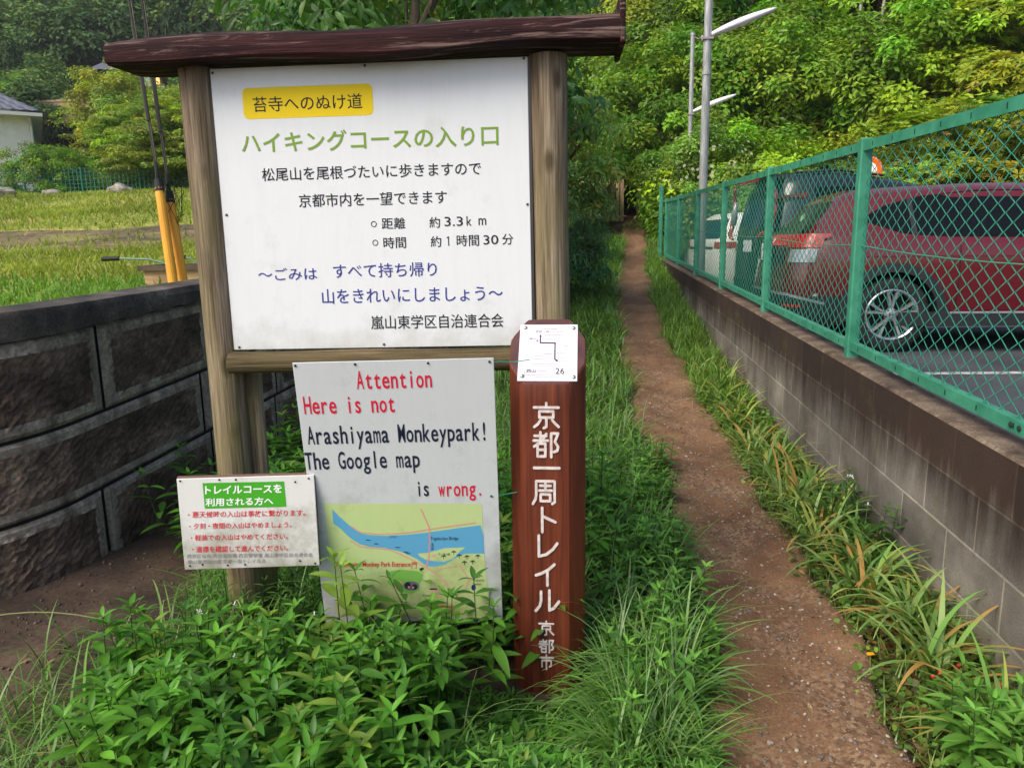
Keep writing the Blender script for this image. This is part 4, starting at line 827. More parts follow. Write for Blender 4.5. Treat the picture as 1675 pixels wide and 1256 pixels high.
# grey-black minivan
VAN = carpaint('black_van_paint', srgb(26, 28, 33), .3)
def van_detail(t, side, patch, rear):
    patch('side_window', list(np.linspace(.55, 3.6, 20)), lambda x: .08, lambda x: .72, CGLASS, off=.004)
    rear('rear_window', -.80, .80, .10, .74, SKYREF, off=.006)
    mb = MB(); V = []
    for i in range(13): y = -.60+1.2*i/12; V += [(.30, y, 1.86), (-.06, y, 1.84), (-.06, y, 1.80), (.30, y, 1.79)]
    mb.add(V, [(i*4+k, i*4+(k+1) % 4, i*4+4+(k+1) % 4, i*4+4+k) for i in range(12) for k in range(4)]+[(3, 2, 1, 0), (48, 49, 50, 51)]); recalc(mb.build('spoiler', VAN, t))
    mb = MB(); mb.box(-.068, -.05, -.40, .45, 1.775, 1.815); mb.build('brake_light', REDL, t)
    for s in (-1, 1):     # C-shaped tail lamps
        pts = [(-.0, s*.70, 1.74), (.02, s*.80, 1.70), (.045, s*.845, 1.58), (.035, s*.865, 1.36), (.02, s*.87, 1.18), (-.03, s*.80, 1.10), (-.065, s*.66, 1.06), (-.075, s*.50, 1.02)]
        mb = MB(); mb.tube([(x-.035, y, z) for x, y, z in pts], [.024, .030, .034, .034, .034, .034, .030, .022], 8); mb.build('tail_lamp', REDL, t, smooth=True)
        mb = MB(); mb.tube([(.01, s*.78, 1.56), (-.005, s*.80, 1.38), (-.01, s*.79, 1.22)], [.035, .05, .035], 8); mb.build('reversing_lamp', CLRL, t, smooth=True)
    rear('lower_bumper', -.97, .97, .26, .45, BLKPL, key='z', off=.010); mb = MB(); mb.bbox(-.055, -.04, -.165, .165, .84, 1.0, .004); mb.build('licence_plate', PLATEW, t)
    mb = MB(); mb.tube([(.35, -.60, 1.86), (.9, -.60, 1.885), (1.5, -.60, 1.81)], .018, 6); mb.build('roof_rail', BLKPL, t)
def vanish(L_): return dict()
van = car('black_minivan', 'tall dark minivan with C-shaped red tail lamps parked between the red and white cars', 'minivan', (2.30, 10.9, .48), radians(6), VAN, 4.7, 1.78, lambda x: 1.12,
          lambda x: float(np.interp(x, [-.1, .3, .9, 1.5, 2.1, 3.3, 4.0, 4.8], [1.82, 1.87, 1.88, 1.80, 1.68, 1.58, 1.4, 1.14])),
          lambda u, v: (I([0, .1, .6, .9, 1], [.0, .02, .10, .18, .30])(v) if u else I([.2, .3, .6, .8, 1.1], [.05, -.02, -.04, -.03, .0])(v)),
          lambda u, v: (I([0, .1, .6, 1], [4.5, 4.1, 3.7, 3.3])(v) if u else I([.2, .5, .9, 1.1], [4.65, 4.7, 4.65, 4.5])(v)),
          I([.2, .3, .5, .9, 1.1], [.82, .86, .885, .89, .87]), I([0, .1, .6, .85, .94, 1], [.87, .86, .80, .74, .66, .52]), [.86, 3.7], .32, van_detail)
# white hatchback
WHT = carpaint('white_paint', srgb(232, 230, 220), .0)
def white_detail(t, side, patch, rear):
    patch('side_window', list(np.linspace(.45, 2.7, 16)), lambda x: .08, lambda x: .78, CGLASS, off=.004)
    rear('rear_window', -.84, .84, .08, .80, SKYREF, off=.006)
    patch('tail_lamp', list(np.linspace(-.0, .16, 6)), lambda x: .86+x*.4, lambda x: .985-x*.2, REDL, key='z', off=.008); rear('tail_lamp', -.99, -.66, .88, .98, REDL, key='z', off=.010); rear('tail_lamp', .66, .99, .88, .98, REDL, key='z', off=.010)
    rear('tailgate_trim', -.6, .6, .86, .90, BLKPL, key='z', off=.008); rear('lower_bumper', -.9, .9, .26, .38, BLKPL, key='z', off=.008)
    mb = MB(); mb.bbox(-.045, -.03, -.165, .165, .66, .82, .004); mb.build('licence_plate', PLATEW, t)
def hatch(name, label, cat, loc, ang, paint, detail, ht=1.50):
    k = ht/1.5
    return car(name, label, cat, loc, ang, paint, 3.9, 1.69, lambda x: 1.0,
          lambda x: float(np.interp(x, [-.1, .2, .7, 1.5, 2.2, 2.9, 3.9], [1.42*k, 1.46*k, 1.49*k, 1.50*k, 1.47*k, 1.25*k, 1.02])),
          lambda u, v: (I([0, .1, .5, .85, 1], [.0, .04, .14, .26, .36])(v) if u else I([.2, .35, .6, .8, 1.0], [.06, -.01, -.03, -.02, .0])(v)),
          lambda u, v: (I([0, .1, .6, 1], [3.7, 3.2, 2.8, 2.3])(v) if u else I([.2, .5, .9, 1.0], [3.85, 3.9, 3.85, 3.75])(v)),
          I([.2, .3, .5, .9, 1.0], [.78, .82, .84, .842, .83]), I([0, .1, .6, .85, .94, 1], [.83, .81, .70, .62, .54, .42]), [.70, 3.15], .30, detail)
hatch('white_hatchback', 'white hatchback with a red tail lamp behind the farther fence bays', 'car', (2.05, 13.75, .48), radians(14), WHT, white_detail)
def plain_detail(t, side, patch, rear):
    patch('side_window', list(np.linspace(.45, 2.7, 16)), lambda x: .08, lambda x: .78, CGLASS, off=.004); rear('rear_window', -.84, .84, .08, .80, CGLASS, off=.006); rear('tail_lamp', -.99, -.70, .86, .98, REDL, key='z', off=.010); rear('tail_lamp', .70, .99, .86, .98, REDL, key='z', off=.010)
hatch('maroon_hatchback', 'maroon car farther back, only its domed roof showing above the red car', 'car', (5.2, 13.2, .48), radians(8), RED, plain_detail, 1.78)
# orange-rimmed traffic mirror behind the cars
ORG = principled('orange_rim', srgb(240, 96, 20), .35, 0, .5); MIR = principled('mirror_face', srgb(236, 226, 220), .05, .9)
mr_ = empty('traffic_mirror', (5.28, 14.95, .48), radians(-50)); tag(mr_, 'round orange-rimmed traffic mirror showing above the car roofs', 'traffic mirror')
mb = MB(); mb.tube([(0, .05, 0), (0, .05, 2.5)], .035, 10); mb.build('pole', ORG, mr_)
mb = MB(); mb.lathe((0, -.02, 2.24), (0, -1, 0), [(-.03, .20), (0, .25), (.02, .255), (.03, .235), (.02, .215)], 32); mb.build('rim', ORG, mr_, smooth=True)
mb = MB(); mb.lathe((0, -.025, 2.24), (0, -1, 0), [(0, .213), (.012, .17), (.022, .1), (.026, .01)], 32); mb.build('mirror_glass', MIR, mr_, smooth=True)
# white sign board leaning at the right edge inside the fence
mb = MB(); mb.bbox(-.03, .03, -.03, .03, 0, .72, .005); o = mb.build('white_marker_post', noisy('worn_white_paint', [(.35, srgb(200, 200, 198)), (.7, srgb(232, 232, 230))], 8, .5, .2, .002)); o.location = (2.33, 3.93, .48); tag(o, 'short white post at the right edge behind the mesh fence', 'post')

# ---------------------------------------------------------------- guy wires with yellow guards
YEL = noisy('guard_yellow', [(.3, srgb(216, 146, 34)), (.7, srgb(240, 176, 52))], 3, .45, .1, .002, (3, 3, .6))
CABLE = principled('guy_cable', srgb(66, 62, 54), .6, .5); BLKT = principled('black_tape', srgb(20, 18, 18), .7)
def guy(name, label, p0, p1, p2, r, loops):
    o = Vector(p0); t = empty(name, o); tag(t, label, 'guy wire', 'guy wires with yellow guards')
    a, b, c = Vector((0, 0, 0)), Vector(p1)-o, Vector(p2)-o
    mb = MB(); mb.tube([a, a.lerp(b, .5), b], [r, r, r*.96], 14); mb.build('yellow_guard', YEL, t, smooth=False)
    mb = MB(); mb.tube([b-(c-b).normalized()*.02, b+(c-b).normalized()*.05], [r*1.05, r*.8], 10); mb.tube([b+(c-b).normalized()*.05, b+(c-b).normalized()*.16], [r*.5, r*.3], 8)
    rr = random.Random(loops)
    for k in range(loops):
        q = b+Vector((0, 0, .02)); pts = [q]
        for i in range(5): pts.append(q+Vector((rr.uniform(-.09, .09), rr.uniform(-.03, .03), rr.uniform(-.25, .1))))
        pts.append(q+Vector((0, 0, .1))); mb.tube(pts, .0022, 4)
    mb.build('clamp', BLKT, t)
    mb = MB(); mb.tube([b, c], .0055, 6); mb.tube([b+Vector((.006, 0, 0)), b.lerp(c, .35)+Vector((.014, 0, 0))], .004, 5); mb.tube([b.lerp(c, .12), b.lerp(c, .3)], [.012, .009], 6); mb.build('cable', CABLE, t)
guy('guy_wire', 'left guy wire with a taller yellow guard behind the stone wall', (-2.345, 4.05, 1.10), (-2.455, 4.18, 1.828), (-2.98, 4.72, 5.0), .027, 2)
guy('guy_wire', 'right guy wire with a shorter yellow guard behind the stone wall', (-2.335, 4.15, 1.10), (-2.425, 4.23, 1.765), (-2.86, 4.72, 5.0), .026, 4)

# ---------------------------------------------------------------- things in the field
def fpos(x, y, dz=0): return (x, y, fz(x, y)+dz)
PLY = noisy('weathered_board', [(.3, srgb(150, 116, 84)), (.7, srgb(204, 168, 128))], 6, .8, .2, .005, (1, 1, 6))
crate = empty('wooden_cart', (-2.75, 5.05, 1.19), radians(8)); tag(crate, 'low wooden cart with two handles behind the stone wall cap', 'cart')
mb = MB(); mb.bbox(-.28, .35, -.2, .2, 0, .17, .006); mb.build('box', PLY, crate); mb = MB()
for x0, x1, y0, y1 in [(-.30, .37, -.225, -.195), (-.30, .37, .195, .225), (-.31, -.28, -.22, .22), (.35, .38, -.22, .22)]: mb.box(x0, x1, y0, y1, .15, .185)
mb.build('rim', noisy('dark_edge_wood', [(.3, srgb(60, 48, 40)), (.7, srgb(100, 84, 70))], 8), crate)
HND = principled('handle_green', srgb(90, 130, 110), .5)
for y in (-.16, .12):
    mb = MB(); mb.tube([(-.12+y*.2+.1, y, .17), (-.26+y*.6+.1, y, .225), (-.38+y*1.2+.1, y, .235)], .008, 6, 0); mb.tube([(-.36+y*1.2+.1, y, .235), (-.46+y*1.3+.1, y, .232)], .015, 8, 1); mb.build('handle', [HND, BLKT], crate)
mb = MB(); mb.bbox(-.09, .09, -.012, .012, 0, .50, .004); o = mb.build('wooden_stake', PLY); o.location = (-2.33, 5.2, 1.15); tag(o, 'upright pale plank behind the notice board post', 'plank')
ROCK = noisy('field_rock', [(.3, srgb(92, 86, 78)), (.7, srgb(176, 168, 156))], 5, .85, .8, .03)
def rock(loc, r, label, sq=.7, seed=1, grp='rocks along the field edge'):
    bm = bmesh.new(); bmesh.ops.create_icosphere(bm, subdivisions=3, radius=r); rr = random.Random(seed); ph = [rr.uniform(0, 6) for _ in range(6)]
    for v in bm.verts: c = v.co/r; v.co *= 1+.16*sin(c.x*3+ph[0])*cos(c.y*4+ph[1])+.10*sin(c.z*6+ph[2]+c.x*5); v.co.z *= sq
    me = bpy.data.meshes.new('rock'); bm.to_mesh(me); bm.free(); me.materials.append(ROCK); o = link('rock', me); o.location = loc; tag(o, label, 'rock', grp)
def fp(px_x, y): return px_x
for i, (x, y, r, l) in enumerate([(-18.2, 22.2, .34, 'pale rock at the far left end of the field'), (-14.7, 22.8, .36, 'brown-faced rock in front of the green net'), (-8.0, 19.3, .26, 'small pale rock alone in the field grass'), (-8.3, 24.3, .42, 'grey rock under the maple trunk'), (-7.5, 24.4, .38, 'middle rock of the row under the maple'), (-6.8, 24.5, .36, 'right rock of the row under the maple'), (-16.9, 22.6, .25, 'flat low rock left of the brown-faced rock')]): rock(fpos(x, y, .1), r, l, .6, i+3)
NETM = principled('net_green', srgb(20, 110, 96), .6)
net = empty('net_fence', fpos(-16, 25.2)); tag(net, 'low green net fence along the back of the field', 'fence')
zf0 = Vector(fpos(-16, 25.2))
for k in range(9):
    x = -22+k*2.1; mb = MB(); b = Vector(fpos(x, 25.2+.12*k))-zf0; mb.tube([b-Vector((0, 0, .2)), b+Vector((0, 0, 1.0))], .035, 6); mb.build('post', NETM, net)
mb = MB()
for k in range(8*14):
    x = -22+k*2.1/14; b = Vector(fpos(x, 25.2+.12*k/14))-zf0; mb.tube([b, b+Vector((0, 0, .98))], .012, 3, cap=False)
for j in range(8):
    mb.tube([Vector(fpos(-22+k*2.1, 25.2+.12*k))-zf0+Vector((0, 0, .05+j*.13)) for k in range(9)], .012, 3, cap=False)
mb.build('net', NETM, net)

# ---------------------------------------------------------------- houses
STUC = noisy('cream_stucco', [(.3, srgb(222, 218, 204)), (.7, srgb(238, 234, 222))], 4, .9, .2, .01); ROOFT = principled('grey_roof_tile', srgb(92, 96, 108), .5); EAV = principled('eave_white', srgb(210, 208, 202), .6)
def tiled_roof(mb, A, B, C, D, rows, cols):       # A,B eave (left,right), C,D ridge (right,left); tile rolls as real relief
    A, B, C, D = map(Vector, (A, B, C, D)); nrm = (B-A).cross(D-A).normalized(); V = []; n = cols*4
    for j in range(rows*2+1):
        t = j/(rows*2); l, r = A.lerp(D, t), B.lerp(C, t)
        for i in range(n+1): q = i/n; V.append(tuple(l.lerp(r, q)+nrm*(.035*abs(sin(pi*i/4))+(.05 if j % 2 == 0 else 0))))
    mb.add(V, [(j*(n+1)+i, j*(n+1)+i+1, (j+1)*(n+1)+i+1, (j+1)*(n+1)+i) for j in range(rows*2) for i in range(n)])
house = empty('white_house', (-22.35, 29.1, 3.75), radians(38)); tag(house, 'cream house with a grey tiled roof at the left edge', 'house')
mb = MB(); mb.box(-9, 0, 0, 8, -1.5, 3.05); mb.build('wall', STUC, house)
mb = MB(); tiled_roof(mb, (-9.5, -.6, 3.15), (.55, -.6, 3.15), (-3.4, 4, 5.6), (-6, 4, 5.6), 12, 26); tiled_roof(mb, (.55, -.6, 3.15), (.55, 8.6, 3.15), (-3.4, 4, 5.6), (-3.4, 4, 5.6), 12, 22); rf = mb.build('roof', ROOFT, house)
mb = MB(); mb.box(-9.5, .5, -.62, 8.6, 3.0, 3.13); mb.build('eaves', EAV, house)
mb = MB(); mb.box(.003, 1.2, .4, 5, -1.5, .75); mb.build('side_wing', STUC, house); mb = MB(); tiled_roof(mb, (.0, .1, 1.7), (1.5, .1, .85), (1.5, 5.2, .85), (.0, 5.2, 1.7), 4, 6); mb.build('wing_roof', ROOFT, house); mb = MB(); mb.tube([(.05, -.45, 3.0), (.06, -.06, 2.7), (.06, -.06, -1)], .05, 8); mb.build('downpipe', EAV, house)
wl = empty('garden_wall', (-22.3, 24.2, 3.0)); tag(wl, 'grey concrete garden wall with a pale coping below the cream house', 'wall')
mb = MB(); mb.box(-6, 1.3, 0, .3, -1, .85); mb.build('wall', principled('grey_concrete', srgb(104, 100, 98), .9), wl); mb = MB(); mb.box(-6, 1.4, -.08, .38, .851, 1.0); mb.build('coping', principled('pale_coping', srgb(164, 160, 154), .9), wl); mb = MB(); mb.box(-6, .2, .1, .5, 1.001, 1.6); mb.build('upper_wall', principled('light_concrete', srgb(140, 138, 134), .9), wl)
BRN = noisy('brown_boards', [(.3, srgb(78, 56, 44)), (.7, srgb(116, 86, 68))], 5, .8, .2, .01, (1, 1, 5)); GL = principled('bright_window', srgb(216, 224, 232), .15, 0, .6)
bh = empty('brown_house', (-36.9, 60, 14.6), radians(20)); bh.scale = (.52, .52, .52); tag(bh, 'brown timber house on the wooded hillside above the maples', 'house')
mb = MB(); mb.box(-4.6, 4.8, 0, 5, -2, 2.0); mb.build('wall', BRN, bh)
mb = MB(); tiled_roof(mb, (-5.4, -1, 1.9), (5.6, -1, 1.9), (4.5, 2.5, 3.6), (-4.2, 2.5, 3.6), 8, 26); tiled_roof(mb, (5.6, 6, 1.9), (-5.4, 6, 1.9), (-4.2, 2.5, 3.6), (4.5, 2.5, 3.6), 8, 26); tiled_roof(mb, (-5.4, 6, 1.9), (-5.4, -1, 1.9), (-4.2, 2.5, 3.6), (-4.2, 2.5, 3.6), 8, 12); mb.build('roof', ROOFT, bh)
LITW = bpy.data.materials.new('lit_window'); LITW.use_nodes = True; P_(LITW).inputs['Emission Color'].default_value = (1, .5, .15, 1); P_(LITW).inputs['Emission Strength'].default_value = 1.6; P_(LITW).inputs['Base Color'].default_value = (.6, .3, .1, 1)
mb = MB(); mb.box(1.6, 3.0, -.03, .0, 0, 1.3); mb.build('window', GL, bh); mb = MB(); mb.box(3.9, 4.4, -.03, .0, .2, 1.2); mb.build('window', LITW, bh); mb = MB(); mb.box(.6, 5.2, -1.3, 0, -.5, -.25); mb.box(.8, 5.0, -1.2, -.9, -2.2, -.5); mb.build('balcony', EAV, bh)
mb = MB(); mb.box(-5, 4.6, 0, .4, 0, 1.2); mb.bbox(-5.1, 4.7, -.05, .45, 1.2, 1.32, .01); o = mb.build('retaining_wall', noisy('buff_wall', [(.3, srgb(150, 120, 96)), (.7, srgb(186, 156, 128))], 1, .9, .1, .01)); o.location = (-29.5, 43, 8.9); tag(o, 'buff retaining wall between the cream house and the maples', 'wall')
mb = MB(); mb.box(-1.2, 1.2, 0, .3, 0, .9); mb.bbox(-1.3, 1.3, -.2, .5, .9, 1.0, .01); o = mb.build('shed', noisy('red_clay', [(.3, srgb(140, 92, 66)), (.7, srgb(176, 128, 98))], 2, .9, .1, .01)); o.location = fpos(-12.2, 26.4, .0); tag(o, 'small reddish brick bin behind the net fence', 'brick bin')
BAM = noisy('bamboo_slats', [(.3, srgb(150, 128, 96)), (.7, srgb(206, 184, 148))], 10, .8, .2, .005, (4, 4, .5))
bf = empty('slat_fence', (.7, 21.5, 1.9)); tag(bf, 'old wooden slat fence half hidden by shrubs where the path disappears', 'fence')
mb = MB()
for k in range(22): mb.bbox(-2.4+k*.125, -2.4+k*.125+.1, -.02, .02, -.3, 1.35+.05*sin(k*2.3), .004)
mb.build('slats', BAM, bf); mb = MB(); mb.tube([(-2.45, .03, .3), (.4, .03, .3)], .03, 6); mb.tube([(-2.45, .03, 1.1), (.4, .03, 1.1)], .03, 6); mb.build('rail', BAM, bf)
mb = MB(); mb.tube([(0, 0, 0), (0, 0, 1.1)], .07, 10); o = mb.build('dark_stump', BARK); o.location = (1.42, 21.2, 1.9); tag(o, 'dark wooden post beside the slat fence at the end of the path', 'post')

# ---------------------------------------------------------------- trees
C_BRIGHT = (.24, .39, .022); C_YEL = (.30, .37, .03); C_DARK = (.035, .085, .014); C_MID = (.165, .29, .022); C_MAPLE = (.20, .29, .03); C_ROS = (.28, .37, .028); C_BLUE = (.045, .10, .05)
WH = whorl_template(8, .30, .22)
def mk_crown(name, *a, mat=LEAF, **k): V, F, C = crown(*a, **k); return np_mesh(name, V, F, C, mat, smooth=False)
CR = {}
CR['bright'] = [mk_crown('crown', (2.3, 2.2, 1.9), 170, 190, .12, C_BRIGHT, seed=s, cr=(.12, .30), vcl=.3) for s in (1, 2)]
CR['rosette'] = [mk_crown('crown', (2.4, 2.2, 2.0), 100, 62, .155, C_ROS, template=WH, seed=s, tips=((.30, .22, .05), .06), cr=(.2, .34), up=.9) for s in (3, 4)]
CR['darkleaf'] = [mk_crown('crown', (2.3, 2.2, 1.9), 170, 170, .12, C_MID, seed=s, cr=(.12, .30), vcl=.3) for s in (5, 6)]
CR['yellow'] = [mk_crown('crown', (2.2, 2.2, 1.8), 160, 180, .11, C_YEL, seed=7, cr=(.12, .30), tips=((.35, .22, .06), .04))]
TR = {s: trunk_mb(3.2, .16, 1.6, 8, s) for s in (1, 2, 3)}
TRM = {}
for s in TR: o = TR[s].build('trunk', BARK, smooth=True); TRM[s] = o.data; bpy.data.objects.remove(o)
def tree(name, label, x, y, z, kind, sc=1, th=1.0, rz=0, seed=0, group='trees on the bank behind the car park', cat='tree', sz=1, crown_mesh=None):
    tk = .35 if cat == 'bush' else (.5 if name == 'evergreen_tree' else 1)
    t = empty(name, (x, y, z), rz); tag(t, label, cat, group)
    k = link('trunk', TRM[seed % 3+1], t); k.scale = (sc*tk, sc*tk, sc*th*.8)
    me = crown_mesh or CR[kind][seed % len(CR[kind])]; c = link('crown', me, t); c.location = (0, 0, 2.2*sc*th); c.rotation_euler = (0, 0, seed*1.7); c.scale = (sc, sc, sc*sz)
    return t
# front row on the bank behind the car park, from the path end to the right edge of the photo
rowA = [(3.6, 18.6, 'bright', 1.0, .55, 'bright green bushy tree just right of the two lamp posts'), (5.9, 18.2, 'yellow', .95, .55, 'yellow-green bushy tree between the lamp posts and the rosette trees'), (7.6, 16.4, 'rosette', .95, .7, 'rosette-leaved tree directly above the roof of the red car'), (9.8, 15.6, 'rosette', 1.05, .7, 'rosette-leaved tree above the right end of the mesh fence'), (12.3, 15.6, 'rosette', 1.1, .7, 'rosette-leaved tree at the right edge of the photo'), (8.8, 18.5, 'darkleaf', 1.05, .7, 'darker green tree filling the gap behind the rosette trees'), (5.0, 16.9, 'bright', .62, .4, 'low bright green shrub directly above the black minivan roof')]
rowB = [(2.6, 21.5, 'darkleaf', 1.15, 1.1, 'dark leafy tree above the farther lamp head'), (5.4, 21.3, 'darkleaf', 1.2, 1.15, 'dark green tree behind the nearer lamp head'), (8.0, 20.5, 'bright', 1.2, 1.15, 'bright green tree top right of the nearer lamp head'), (10.6, 19.6, 'rosette', 1.25, 1.25, 'tall rosette-leaved tree in the upper right'), (13.6, 19.2, 'rosette', 1.25, 1.2, 'tall rosette-leaved tree at the upper right edge'), (-.1, 24.5, 'darkleaf', 1.05, 1.2, 'dark tree arching over the left of the path end'), (3.4, 24.8, 'darkleaf', 1.2, 1.3, 'dark tree arching over the right of the path end')]
rowC = [(1.6, 27, 'yellow', 1.3, 1.75, 'yellowish tree high behind the path end'), (5.2, 25.5, 'darkleaf', 1.5, 1.9, 'highest dark tree above the lamp posts'), (9.0, 25, 'darkleaf', 1.5, 1.9, 'high dark tree with bare stems at the top edge'), (12.8, 24, 'bright', 1.5, 1.8, 'high bright tree at the top right edge'), (17, 23, 'rosette', 1.5, 1.5, 'high rosette-leaved tree in the top right corner'), (-3.2, 27, 'yellow', 1.3, 1.3, 'yellow-brown tree seen over the maroon beam')]
for i, (x, y, k, sc, th, lb) in enumerate(rowA+rowB+rowC): tree('broadleaf_tree', lb, x, y, hz(x, y)-.3 if y > 17 else .45, k, sc, th, i*1.1, i)
# bare stems near the top edge
mb = MB()
for dx in (0, .35, -.3): mb.tube([(dx, 0, 0), (dx*1.4+.1, 0, 3), (dx*2+.3, 0, 6.2)], [.06, .05, .03], 6)
o = mb.build('bare_stems', noisy('pale_bark', [(.3, srgb(120, 112, 104)), (.7, srgb(176, 168, 160))], 6)); o.location = (7.0, 20.4, hz(7, 20.4)); tag(o, 'thin pale bare stems among the leaves right of the lamp head', 'tree')
# flowering bush at the fence end
V1 = crown((1.35, 1.3, 1.25), 60, 300, .085, (.21, .33, .045), seed=21, cr=(.22, .36)); keep = rng; rng = np.random.default_rng(5)
u = unit(420); P = u*np.array([1.4, 1.35, 1.3])*(.9+.2*rng.random((420, 1))); V2 = inst(WH[0]*np.array([1, 1, .5]), WH[1], P, frames(u, rng.normal(size=(420, 3))), .035+.02*rng.random(420), vary((.62, .60, .42), 420, .12, .05)); rng = keep
V, F, C = merge([V1, V2]); fl = np_mesh('crown', V, F, C, LEAF, smooth=False)
tree('flowering_bush', 'bush dotted with small white flowers at the far end of the mesh fence', 2.75, 17.9, 1.45, None, 1.0, .55, 0, 1, 'shrubs along the path', 'bush', crown_mesh=fl)
tree('flowering_bush', 'smaller flowering bush hanging over the right side of the path end', 2.9, 20.6, 2.4, None, .8, .8, 2, 2, 'shrubs along the path', 'bush', crown_mesh=fl)
# shrubs left of the path
LT = leaf_template(.30, 3, .3, .15)
sh1 = mk_crown('crown', (.75, .75, .8), 46, 90, .10, (.16, .27, .05), template=LT[:2], seed=31, cr=(.25, .45), droop=.4, tips=((.30, .24, .06), .05))
sh2 = mk_crown('crown', (.8, .7, .75), 46, 110, .095, (.085, .18, .065), template=LT[:2], seed=32, cr=(.25, .45), droop=.6)
LTB = leaf_template(.34, 4, .35, .12)
cam_cr = mk_crown('crown', (2.2, 1.7, 1.45), 110, 75, .15, (.055, .15, .022), template=LTB[:2], seed=33, cr=(.2, .36), droop=.7, up=.3, vcl=.2)
tree('evergreen_tree', 'glossy dark evergreen tree rising behind the notice board', -1.75, 8.2, .5, None, 1.0, 1.45, 0, 1, None, 'tree', crown_mesh=cam_cr)
tree('leafy_shrub', 'light green shrub just right of the notice board, higher of the two by the path', -.35, 9.7, .6, None, 1.0, .80, 0, 1, 'shrubs along the path', 'bush', crown_mesh=sh1)
tree('leafy_shrub', 'dark blue-green shrub overhanging the grass left of the path', -.30, 10.6, .5, None, .85, .42, 1, 2, 'shrubs along the path', 'bush', crown_mesh=sh2)
tree('leafy_shrub', 'dark low shrub behind the blue-green one where the path narrows', -.45, 14.0, .9, None, 1.1, .4, 2.2, 0, 'shrubs along the path', 'bush', crown_mesh=sh2)
tree('leafy_shrub', 'pale green shrub over the slat fence at the path end', -.9, 18.0, 1.4, None, 1.7, .7, 3, 1, 'shrubs along the path', 'bush', crown_mesh=sh1)
dk = mk_crown('crown', (1.2, 1.2, 1.1), 50, 320, .10, C_DARK, seed=40, cr=(.3, .5))
tree('shade_shrub', 'dark shrub closing the left side of the shady path end', -.2, 24.5, 2.3, None, 1.0, .35, 0, 1, 'shrubs along the path', 'bush', crown_mesh=dk)
tree('shade_shrub', 'dark shrub closing the right side of the shady path end', 3.2, 23.5, 2.4, None, 1.0, .35, 1, 2, 'shrubs along the path', 'bush', crown_mesh=dk)
tree('shade_shrub', 'dark shrub blocking the view straight up the path', 1.6, 30.0, 3.6, None, 1.5, .45, 2, 0, 'shrubs along the path', 'bush', crown_mesh=dk)
# maples and bushes at the back of the field
mp1 = [mk_crown('crown', (3.0, 2.8, 1.9), 130, 230, .14, C_MAPLE, seed=s, cr=(.16, .30), layer=1, up=1.3, vcl=.3, tips=((.24, .16, .04), .10)) for s in (51, 52)]
G2 = 'trees at the back of the field'
tree('maple_tree', 'spreading maple with a forked pale trunk left of the guy wires', -12.6, 25.3, fz(-12.6, 25.3)-.1, None, .85, .9, 0, 1, G2, crown_mesh=mp1[0])
tree('maple_tree', 'taller maple crown behind, reaching up to the brown house', -17.6, 29.5, 3.9, None, .75, 1.05, 1, 2, G2, crown_mesh=mp1[1])
tree('maple_tree', 'maple with a thick brown trunk close to the notice board post', -9.6, 25.6, fz(-9.6, 25.6)-.1, None, 1.05, 1.2, 2, 0, G2, crown_mesh=mp1[0])
tree('maple_tree', 'small leaning maple left of the forked one', -15.2, 26.4, 3.3, None, .75, .85, 4, 1, G2, crown_mesh=mp1[1])
tree('maple_tree', 'dark maple behind the notice board', -6.5, 27.5, 4.0, None, 1.2, 1.4, 5, 2, G2, crown_mesh=mp1[1])
for i, (x, y, z, s, k, l) in enumerate([(-22.3, 26.0, 3.0, .6, 'darkleaf', 'round garden bush in front of the cream house wall'), (-19.7, 26.4, 3.5, .7, 'darkleaf', 'dark bush at the corner of the cream house'), (-17.6, 29.5, 4.0, 1.0, 'bright', 'bright bush right of the cream house'), (-20, 34, 5.2, 1.2, 'darkleaf', 'dark tree behind the right corner of the cream house'), (-12.5, 27.2, 3.4, .45, 'bright', 'low bush under the forked maple'), (-10.6, 27.6, 3.6, .5, 'darkleaf', 'low dark bush right of the forked maple trunk'), (-16, 33, 5, 1.3, 'bright', 'bright tree below the buff retaining wall'), (-24, 40, 7, 1.6, 'yellow', 'yellow-green tree above the cream house roof'), (-7.6, 25.6, 3.0, .6, 'darkleaf', 'bush beside the thick brown trunk'), (-36.5, 47, 9.2, 1.1, 'darkleaf', 'round green tree on the slope left of the brown house'), (-45, 52, 10.5, 1.3, 'bright', 'lighter round tree on the slope above the cream house roof'), (-50, 55, 11, 1.6, 'darkleaf', 'dark tree high on the slope at the left edge'), (-22, 46, 8.6, 1.2, 'bright', 'bright tree on the slope right of the buff wall'), (-41, 47, 8.6, 1.3, 'yellow', 'yellowish tree on the slope at the left edge')]): tree('garden_bush', l, x, y, z-.3, k, s, .45, i, i, 'bushes at the back of the field', 'bush')
mb = MB(); mb.tube([(0, 0, -.2), (-.1, 0, .9), (-.25, .05, 1.9), (-.5, .1, 2.9)], [.26, .21, .24, .15], 12, jit=.15); mb.tube([(-.2, 0, 1.8), (.25, 0, 2.5)], [.14, .07], 8); mb.tube([(-.1, 0, 1.2), (.15, -.05, 1.6)], [.10, .08], 8); o = mb.build('tree_trunk', BARK, smooth=True); o.location = fpos(-7.7, 19.6); tag(o, 'thick knotty brown trunk beside the notice board post', 'tree')
